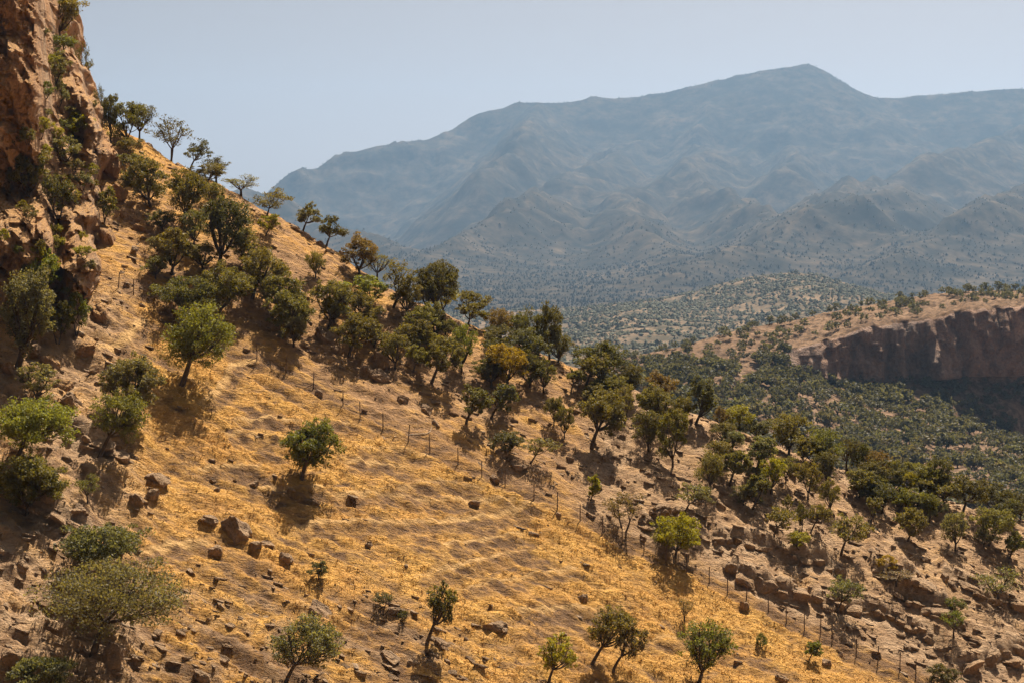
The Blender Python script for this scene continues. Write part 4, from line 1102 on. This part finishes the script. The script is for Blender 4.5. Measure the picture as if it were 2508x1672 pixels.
for r in [(272, 402, 52, 92, -10, 'tall ochre crag at the right foot of the cliff, below the crest trees'), (292, 470, 56, 60, 20, 'broken ochre crag under the tall one, left of the upper grove'),
          (318, 522, 66, 46, 30, 'low ochre crag at the top of the open strip beside the grove'), (345, 556, 44, 30, 30, 'flat ochre outcrop below the low crag beside the grove'),
          (258, 570, 42, 76, -5, 'ochre crag standing right of the dark buttress'), (246, 760, 46, 56, 5, 'ochre crag at the lower right foot of the dark buttress'),
          (206, 850, 62, 46, 10, 'broad ochre rock at the foot of the cliff beside the pale path'), (120, 880, 56, 44, 15, 'ochre rock left of the broad one at the cliff foot'),
          (150, 940, 50, 36, 25, 'slanting ochre rock above the dark slanting slab'), (20, 900, 50, 50, 0, 'ochre rock at the left edge under the tall trunked tree')]:
    boulder(*r, name='crag', mat=M_CLIFF)

LEDGE_THINGS = [(0, 1.1, 'upper rock ledge below the right grove, a row of brown blocks'), (1, 1.5, 'middle rock ledge above the lower fence, dark blocks with flat pale tops'),
                (2, 1.0, 'long low rock ledge running down right towards the gully'), (3, 1.3, 'short dark ledge behind the long low one, above the gully'),
                (4, 1.1, 'ledge of broken rock beneath the right edge shadows'), (5, 1.8, 'thick dark ledge in the bottom right gully'), (6, 1.0, 'little ledge under the golden brown shrub'),
                (7, 0.8, 'low ledge behind the yellow green fence tree'), (10, 1.0, 'rock ledge left of the many stemmed open tree'), (11, 0.9, 'rock ledge below the broad low oak at left'), (12, 1.0, 'shaded rock ledge under the largest oak')]
g_ = np.random.default_rng(70)
for li, hb, lab in LEDGE_THINGS:
    pts, h, L = LEDGES[li]
    e = None; a = np.array(pts, float)
    sl = np.r_[0, np.cumsum(np.hypot(*np.diff(a, axis=0).T))]
    d = 4.0; k = 0
    while d < sl[-1] - 4:
        w = g_.uniform(20, 60) * (0.75 + 0.25 * hb); m = min(d + w / 2, sl[-1])
        u, v = np.interp(m, sl, a[:, 0]), np.interp(m, sl, a[:, 1])
        p, ok = cast_ground(u, v + g_.uniform(-5, 2))
        if e is None:
            e = add_obj('rock_ledge', None, None, tuple(p)); tag(e, lab, 'rock'); o0 = p.copy()
        px = p[1] / F; wm = w * px * 0.60; hh2 = hb * g_.uniform(0.26, 0.46)
        me = mesh_np('block', rock_shape(6000 + li * 40 + k, ICO3, 0.42, 0.16) * np.array([wm, wm * g_.uniform(0.7, 1.0), hh2]), ICO3[1], M_ROCK)
        i0 = min(max(np.searchsorted(sl, m), 1), len(a) - 1)
        add_obj('block', me, e, tuple(p - o0 + np.array([0, 0.35 * wm, hh2 * 0.45])), (0.12 + g_.normal(0, .1), math.atan2(a[i0, 1] - a[i0 - 1, 1], a[i0, 0] - a[i0 - 1, 0]) * 0.8 + g_.normal(0, .08), g_.normal(0, .2)))
        d += w * 0.86; k += 1

STONES = [mesh_np('stone', rock_shape(5000 + k, ICO2) * np.array([1, 0.8, 0.42]), ICO2[1], M_ROCK) for k in range(8)]
def scatter_px(n, ulo, uhi, vlo, vhi, fn, g):
    out = []
    while len(out) < n:
        u, v = g.uniform(ulo, uhi), g.uniform(vlo, vhi)
        if not fn(u, v): continue
        p, ok = cast_ground(u, v)
        if ok: out.append((u, v, p))
    return out
g_ = np.random.default_rng(77)
fv = lambda u: np.interp(u, FN[:, 0], FN[:, 1])
ZON = [(44, 380, 1250, 1440, 1665, lambda u, v: v > 1440 + 0.10 * (u - 380) and v > fv(u) + 200, 'flat grey bedding stone in the straw of the lower slope', 'bedding stones of the lower slope', (0.35, 0.75)),
       (28, 20, 330, 900, 1660, lambda u, v: True, 'rough brown stone on the rocky ground at left', 'stones of the rocky left side', (0.35, 0.9)),
       (24, 1080, 1760, 1010, 1320, lambda u, v: v < fv(u) - 12 and v > fv(u) - 170, 'grey stone on the stony strip right above the fence', 'stones above the fence', (0.28, 0.6)),
       (40, 1800, 2480, 1300, 1650, lambda u, v: v < fv(u) - 15, 'brown stone between the ledges of the lower right', 'stones of the lower right ledges', (0.3, 0.8)),
       (22, 250, 480, 520, 760, lambda u, v: True, 'grey stone on the slope between cliff and upper grove', 'stones beside the upper grove', (0.3, 0.6))]
for n, a, b, c, d, fn, lab, grp, (s0, s1) in ZON:
    for u, v, p in scatter_px(n, a, b, c, d, fn, g_):
        s = g_.uniform(s0, s1)
        o = add_obj('stone', STONES[int(g_.integers(8))], None, (p[0], p[1], p[2] - 0.12 * s), (0.35 + g_.normal(0, .15), math.radians(22) + g_.normal(0, .15), g_.normal(0.1, .35)), (s * 0.85, s * 0.6, s * g_.uniform(0.4, 0.65)))
        tag(o, lab, 'stone', grp)

def on_hill(n, weight, g):
    ok = (U > -120) & (U < 2640) & (V < 1790) & (V > 180) & (GY > 112) & (GY < 222) & (S < 6)
    w = np.where(ok, weight, 0)[:-1, :-1] * np.outer(np.diff(YS), np.diff(XS))
    c = np.cumsum(w.ravel()); k = np.searchsorted(c, g.random(n) * c[-1])
    j, i = k // (len(XS) - 1), k % (len(XS) - 1)
    x = XS[i] + g.random(n) * np.diff(XS)[i]; y = YS[j] + g.random(n) * np.diff(YS)[j]
    return x, y, hz(x, y), j, i

def rand_rot(g, n, tilt):
    a = g.uniform(0, 2 * math.pi, n); ca, sa = np.cos(a), np.sin(a)
    R = np.zeros((n, 3, 3)); R[:, 0, 0] = ca; R[:, 0, 1] = -sa; R[:, 1, 0] = sa; R[:, 1, 1] = ca; R[:, 2, 2] = 1
    return R
g_ = np.random.default_rng(78)
n = 5200
x, y, z, j, i = on_hill(n, 0.03 + rock ** 1.5 + 0.25 * strata + 0.10 * upper, g_)
base = rock_shape(61, ICO1, 0.6, 0.3) * np.array([1, 0.75, 0.55])
s = 0.06 + 0.17 * g_.random(n) ** 3 * 2
ax = np.stack([1 + 0.6 * g_.random(n), np.ones(n), 0.5 + 0.6 * g_.random(n)], 1) * s[:, None]
a = g_.normal(-0.25, 0.5, n); ca, sa = np.cos(a), np.sin(a)
q = base[None] * ax[:, None] * (1 + 0.25 * g_.normal(size=(n, len(base), 1)))
vv = np.stack([q[..., 0] * ca[:, None] - q[..., 1] * sa[:, None], q[..., 0] * sa[:, None] + q[..., 1] * ca[:, None], q[..., 2] - 0.35 * q[..., 0]], -1) + np.stack([x, y, z], 1)[:, None]
ff = (ICO1[1][None] + (np.arange(n) * len(base))[:, None, None]).reshape(-1, 3)
ru = add_obj('rubble', mesh_np('rubble', vv.reshape(-1, 3), ff, rock_mat('rubble_stone', (0.20, 0.13, 0.08), (0.52, 0.37, 0.24), (0.40, 0.24, 0.12), 1.0, False, False)))
ru['kind'] = 'stuff'; ru['label'] = 'small broken stones strewn over the hillside'

# ------------------------------------------------------------------ dry grass
n = 30000
gw = np.clip(grass - 0.12, 0, 1) ** 2.4 * (1 - path) * np.where(below > -5, 1.0, 0.5)
x, y, z, j, i = on_hill(n, gw, g_)
nb = 5
hgt = g_.uniform(0.04, 0.12, (n, 1)) * g_.uniform(0.7, 1.2, (n, nb)) * np.where(below[j, i] > 0, 1.0, 0.7)[:, None]
az = g_.uniform(0, 2 * math.pi, (n, nb)); ln = g_.uniform(0.5, 2.2, (n, nb))
bx = x[:, None] + g_.normal(0, 0.07, (n, nb)); by = y[:, None] + g_.normal(0, 0.07, (n, nb)); bz = z[:, None] - 0.03 + 0 * bx
dirx, diry = np.cos(az) * ln + 0.25, np.sin(az) * ln - 0.25
wv = g_.uniform(0.018, 0.04, (n, nb)); th = g_.uniform(0, math.pi, (n, nb))
p0 = np.stack([bx - np.cos(th) * wv, by - np.sin(th) * wv, bz], -1); p1 = np.stack([bx + np.cos(th) * wv, by + np.sin(th) * wv, bz], -1)
p2 = np.stack([bx + dirx * hgt, by + diry * hgt, bz + hgt], -1)
vv = np.stack([p0, p1, p2], 2).reshape(-1, 3)
var = np.repeat(np.clip(g_.normal(0.5, 0.22, (n, 1)) + 0.3 * perlin(x / 3, y / 3, 9)[:, None] + g_.normal(0, 0.08, (n, nb)), 0, 1).ravel(), 3)
go = add_obj('dry_grass', mesh_np('dry_grass', vv, np.arange(len(vv)).reshape(-1, 3), M_STRAW, {'var': var}))
go['kind'] = 'stuff'; go['label'] = 'dry golden grass covering the slope'

# ------------------------------------------------------------------ fence and hose
def fence_build(pts, label, name='fence'):
    P = [cast_ground(u, v)[0] for u, v in pts]
    e = add_obj(name, None, None, tuple(P[0]))
    tag(e, label, 'fence')
    o0 = P[0]; tops = []
    pv_, pf_ = tube([(0, 0, -0.25), (0, 0, 0.5), (0, 0, 1.42), (0, 0, 1.47)], [0.048, 0.046, 0.042, 0.025], 7)
    pme = mesh_np('post', pv_, pf_, M_POST, smooth=True)
    for k, p in enumerate(P):
        rx, ry = random.gauss(0, .03), random.gauss(0, .035)
        o = add_obj('post', pme, e, tuple(p - o0), (rx, ry, random.uniform(0, 6)), (1, 1, random.uniform(0.92, 1.06)))
        tops.append(p - o0)
    for hgt_ in (0.35, 0.8, 1.25):
        pts_ = []
        for a, b in zip(tops[:-1], tops[1:]):
            for q_ in (0, 0.5):
                pp = a * (1 - q_) + b * q_
                pts_.append(pp + np.array([0, -0.06, hgt_ - (0.06 if q_ else 0)]))
        pts_.append(tops[-1] + np.array([0, -0.06, hgt_]))
        v_, f_ = tube(pts_, [0.006] * len(pts_), 4)
        add_obj('wire', mesh_np('wire', v_, f_, M_WIRE), e)
    for k in (1, 3, 11, 12):
        if k < len(tops):
            v_, f_ = tube([tops[k] + np.array([0, -0.04, 0.30]), tops[k] + np.array([-0.75, -0.45, -0.02])], [0.035, 0.03], 5)
            add_obj('brace', mesh_np('brace', v_, f_, M_POST), e)
fence_build(FENCE, 'long wire fence on thin wooden posts running down across the slope')
fence_build([(290, 706), (327, 722)], 'two lone thin fence posts on the slope beside the cliff')
hp_ = [(1057, 1054, 1.0), (1057, 1054, 0.7), (1057, 1054, 0.35), (1055, 1058, 0.1), (1045, 1064, 0.06), (1030, 1063, 0.05), (1005, 1066, 0.05), (965, 1072, 0.05)]
HP = [cast_ground(u, v)[0] + np.array([0, 0, h]) for u, v, h in hp_]
HP = np.array(HP); tt_ = np.linspace(0, 1, 24); t0_ = np.linspace(0, 1, len(HP))
HP = np.stack([np.interp(tt_, t0_, HP[:, k]) for k in range(3)], 1)
HP[1:-1] = (HP[:-2] + 2 * HP[1:-1] + HP[2:]) / 4
v_, f_ = tube(HP, [0.016] * 24, 6)
tag(add_obj('hose', mesh_np('hose', v_, f_, M_HOSE, smooth=True)), 'pale bent hose rising from the ground above the fence', 'hose')

# ------------------------------------------------------------------ trees of the valley and of the far ridge
skyv = lambda u: np.interp(u, SKYV[0], SKYV[1])
LOD = []
for k in range(6):
    tk, cr, var = make_tree(700 + k, 1.2, 0, 0.10, 13, 210, 0.165, 1, 0.05, 0.3, 0, 0)
    LOD.append((tk, cr, var))
def lod_mesh(k):
    tk, cr, var = LOD[k]
    v, f = merge([tk, cr])
    return mesh_np('valley_oak', v, f, [M_BARK, M_LEAF], {'var': np.r_[np.zeros(len(tk[0])), var]}, mat_idx=np.r_[np.zeros(len(tk[1])), np.ones(len(cr[1]))])
LODM = [lod_mesh(k) for k in range(6)]
g_ = np.random.default_rng(79)
def loft_pts(n, s0, s1, u0, u1):
    s = g_.uniform(s0, s1, n); u = g_.uniform(u0, u1, n)
    r = np.interp(s, SEG, np.arange(len(SEG))); c = (u - UT[0]) / (UT[1] - UT[0])
    r0, c0 = r.astype(int), c.astype(int)
    fr, fc_ = r - r0, c - c0
    def bl(A): return (A[r0, c0] * (1 - fc_) + A[r0, c0 + 1] * fc_) * (1 - fr) + (A[r0 + 1, c0] * (1 - fc_) + A[r0 + 1, c0 + 1] * fc_) * fr
    return np.stack([bl(RX), bl(RY), bl(RZ)], 1)
pts = np.concatenate([loft_pts(1250, 5.0, 6.4, 1500, 2640), loft_pts(260, 4.0, 5.0, 1450, 2640), loft_pts(260, 3.0, 5.0, 1420, 1930), loft_pts(110, 2.02, 2.98, 1450, 1980), loft_pts(110, 2.05, 2.95, 1980, 2600), loft_pts(110, 4.05, 5.0, 1980, 2600)])  # last batch: extra talus trees, added to darken it in place of cliff shadow
clear = perlin(pts[:, 0] / 40, pts[:, 1] / 40, 301) + 0.5 * perlin(pts[:, 0] / 15, pts[:, 1] / 15, 305)
pts = pts[(clear < 0.42) | (g_.random(len(pts)) < 0.2)]
pu, pvv = UC + F * pts[:, 0] / pts[:, 1], VH - F * pts[:, 2] / pts[:, 1]
hgts = g_.uniform(3.6, 6.4, len(pts)) * np.where(pts[:, 1] > 830, 0.75, 1.0)
vis = (pvv - F * hgts / pts[:, 1] < skyv(pu) - 2) & (pu > 1380)
order = [k for k in np.argsort(-(hgts / pts[:, 1])) if vis[k] and -20 < pu[k] < 2530]
HAZED_T = [(0.085, 0.082, 0.056), (0.10, 0.096, 0.066), (0.105, 0.092, 0.062), (0.088, 0.09, 0.052)]  # leaf tints greyed and paled, valley haze put into the colour
for k in order[:190]:
    o = add_obj('valley_oak', LODM[int(g_.integers(6))], None, tuple(pts[k]), (0, 0, g_.uniform(0, 6.28)), (hgts[k] * g_.uniform(0.85, 1.2),) * 2 + (hgts[k],), color=np.array(HAZED_T[int(g_.integers(4))]) * g_.uniform(0.8, 1.2))
    zone = 'wood' if pts[k, 1] < foot_y.mean() + 5 else 'ridge'
    if zone == 'wood': tag(o, 'small grey green oak in the open wood of the valley below the far cliff', 'tree', 'oaks of the valley wood')
    else: tag(o, 'small oak dotted on the sunlit slope of the far ridge', 'tree', 'oaks of the far ridge')
def merge_trees(ids, name, label, tint):
    VV, FF, AA, MI, n0 = [], [], [], [], 0
    for k in ids:
        tk, cr, var = LOD[int(g_.integers(6))]
        v, f = cr
        a = g_.uniform(0, 6.28); ca, sa = math.cos(a), math.sin(a); h = hgts[k]
        w = v * np.array([h * 1.0, h * 1.0, h])
        VV.append(np.stack([w[:, 0] * ca - w[:, 1] * sa, w[:, 0] * sa + w[:, 1] * ca, w[:, 2]], 1) + pts[k]); FF.append(f + n0); n0 += len(v)
        AA.append(np.clip(var + g_.normal(0, 0.15), 0, 1))
    o = add_obj(name, mesh_np(name, np.concatenate(VV), np.concatenate(FF), M_LEAF, {'var': np.concatenate(AA)}), color=tint)
    o['kind'] = 'stuff'; o['label'] = label
merge_trees(list(order[190:]), 'woodland', 'more small oaks of the valley and the far ridge', (0.088, 0.086, 0.058))  # merged crowns share the haze-greyed leaf tint
CRT = [(2372, 15, 'leftmost of four small trees standing on the flat top of the far ridge'), (2413, 20, 'second of four small trees on the flat far ridge top, shadow below'),
       (2448, 21, 'third and widest of four small trees on the flat top of the far ridge'), (2489, 15, 'small tree on the far ridge top closest to the right edge'),
       (2332, 12, 'low bush tree on the ridge top left of the four ridge trees'), (2236, 10, 'tiny tree alone on the far ridge line above the cliff'), (2111, 12, 'dark small tree on the far ridge line above the cliff start'),
       (1995, 12, 'small tree on the ridge line left of the far cliff'), (1948, 15, 'spindly tree on the far ridge line, right one of three'), (1889, 18, 'spindly tree on the far ridge line, middle one of three'),
       (1843, 15, 'dark tree on the far ridge line, left one of three'), (1700, 13, 'small round tree low on the far ridge line, right one of two'), (1684, 13, 'small round tree low on the far ridge line, left one of two')]
rc = int(np.nonzero(SEG >= 2)[0][0])
for u, hp, lab in CRT:
    c = int((u - UT[0]) / (UT[1] - UT[0]))
    p = np.array([RX[rc, c], RY[rc, c], RZ[rc, c]]); h = hp * p[1] / F * 1.15
    o = add_obj('ridge_oak', LODM[int(g_.integers(6))], None, tuple(p), (0, 0, g_.uniform(0, 6.28)), (h * 1.1, h * 1.1, h), color=(0.07, 0.07, 0.035))
    tag(o, lab, 'tree', 'trees on the far ridge line')

OCT = (np.array([(1, 0, 0), (-1, 0, 0), (0, 1, 0), (0, -1, 0), (0, 0, 1), (0, 0, -0.6)], float), np.array([(0, 2, 4), (2, 1, 4), (1, 3, 4), (3, 0, 4), (2, 0, 5), (1, 2, 5), (3, 1, 5), (0, 3, 5)]))
PYR = (np.array([(1, 0, -0.3), (-0.2, 1, -0.3), (-0.9, -0.3, -0.3), (0.3, -0.9, -0.3), (0, 0, 1)], float), np.array([(0, 1, 4), (1, 2, 4), (2, 3, 4), (3, 0, 4)]))
# ------------------------------------------------------------------ far woods: nobody could count them
def blobs(P, size, base, name, label, mat, sq=0.85):
    n = len(P)
    q = base[0][None] * size[:, None, None] * (1 + 0.28 * g_.normal(size=(n, len(base[0]), 1))) * np.array([1, 1, sq])
    vv = q + (P + np.stack([0 * size, 0 * size, size * 0.6], 1))[:, None]
    ff = (base[1][None] + (np.arange(n) * len(base[0]))[:, None, None]).reshape(-1, 3)
    o = add_obj(name, mesh_np(name, vv.reshape(-1, 3), ff, mat, {'var': np.repeat(g_.random(n), len(base[0]))}))
    o['kind'] = 'stuff'; o['label'] = label
n = 21000
s = g_.uniform(13, 99.5, n); c = g_.uniform(4, len(UT2) - 100, n)
r0, c0 = np.minimum(s.astype(int), HX.shape[0] - 2), c.astype(int)
P = np.stack([A[r0, c0] + (s - r0) * (A[r0 + 1, c0] - A[r0, c0]) + (c - c0) * (A[r0, c0 + 1] - A[r0, c0]) for A in (HX, HY, HZ)], 1)
cl = perlin(P[:, 0] / 90, P[:, 1] / 90, 311) + 0.6 * perlin(P[:, 0] / 30, P[:, 1] / 30, 315)
P = P[(cl < 0.25) | (g_.random(n) < 0.35)]
blobs(P, g_.uniform(1.5, 3.3, len(P)), OCT, 'hill_woodland', 'scattered trees covering the low hill beyond the ridge', var_leaf_mat('hill_trees', (0.06, 0.06, 0.034), (0.11, 0.105, 0.06)))
n = 300000
k = g_.integers(0, MX.size, n); jj, ii = k // MX.shape[1], k % MX.shape[1]
mu, mv = UC + F * MX / MY, VH - F * MZ / MY
sel = (mu[jj, ii] > 500) & (mu[jj, ii] < 2620) & ((g_.random(len(jj)) < sstep(7000, 3600, MY[jj, ii]) ** 1.2) | ((MY[jj, ii] < 9620) & (MY[jj, ii] > 8300) & (mv[jj, ii] < np.interp(mu[jj, ii], UC + F * MR[:, 0] / MR[:, 1], VH - F * MR[:, 2] / MR[:, 1]) + 9)))
jj, ii = jj[sel], ii[sel]
jj, ii = np.minimum(jj, MX.shape[0] - 2), np.minimum(ii, MX.shape[1] - 2)
a, b = g_.random(len(jj)), g_.random(len(jj))
P = np.stack([A[jj, ii] + a * (A[jj, ii + 1] - A[jj, ii]) + b * (A[jj + 1, ii] - A[jj, ii]) for A in (MX, MY, MZ)], 1)
cl = perlin(P[:, 0] / 160, P[:, 1] / 160, 321) + 0.6 * perlin(P[:, 0] / 60, P[:, 1] / 60, 325)
P = P[(cl < 0.30) | (g_.random(len(P)) < 0.3)]
blobs(P, g_.uniform(2.2, 4.6, len(P)), PYR, 'mountain_woodland', 'scrub and trees covering the hazy mountain', var_leaf_mat('mountain_trees', (0.030, 0.030, 0.024), (0.058, 0.053, 0.042)), 0.9)
HAZE = 4.6e-5
# ------------------------------------------------------------------ haze between here and the mountain
def box_mesh(name, lo, hi, mat):
    x0, y0, z0 = lo; x1, y1, z1 = hi
    v = np.array([(x0, y0, z0), (x1, y0, z0), (x1, y1, z0), (x0, y1, z0), (x0, y0, z1), (x1, y0, z1), (x1, y1, z1), (x0, y1, z1)])
    f = np.array([(3, 2, 1, 0), (4, 5, 6, 7), (0, 1, 5, 4), (1, 2, 6, 5), (2, 3, 7, 6), (3, 0, 4, 7)])
    return mesh_np(name, v, f, mat)
hm = bpy.data.materials.new('haze_air'); hm.use_nodes = True
t = hm.node_tree
for n in list(t.nodes):
    if n.type == 'BSDF_PRINCIPLED': t.nodes.remove(n)
pv = t.nodes.new('ShaderNodeVolumePrincipled')
pv.inputs['Color'].default_value = (0.39, 0.64, 1.0, 1)
pv.inputs['Density'].default_value = HAZE
pv.inputs['Anisotropy'].default_value = 0.4
t.links.new(pv.outputs[0], t.nodes['Material Output'].inputs['Volume'])
hz_o = add_obj('haze', box_mesh('haze', (-9100, -1600, -124), (9100, 13100, 1150), hm))
hz_o['kind'] = 'stuff'
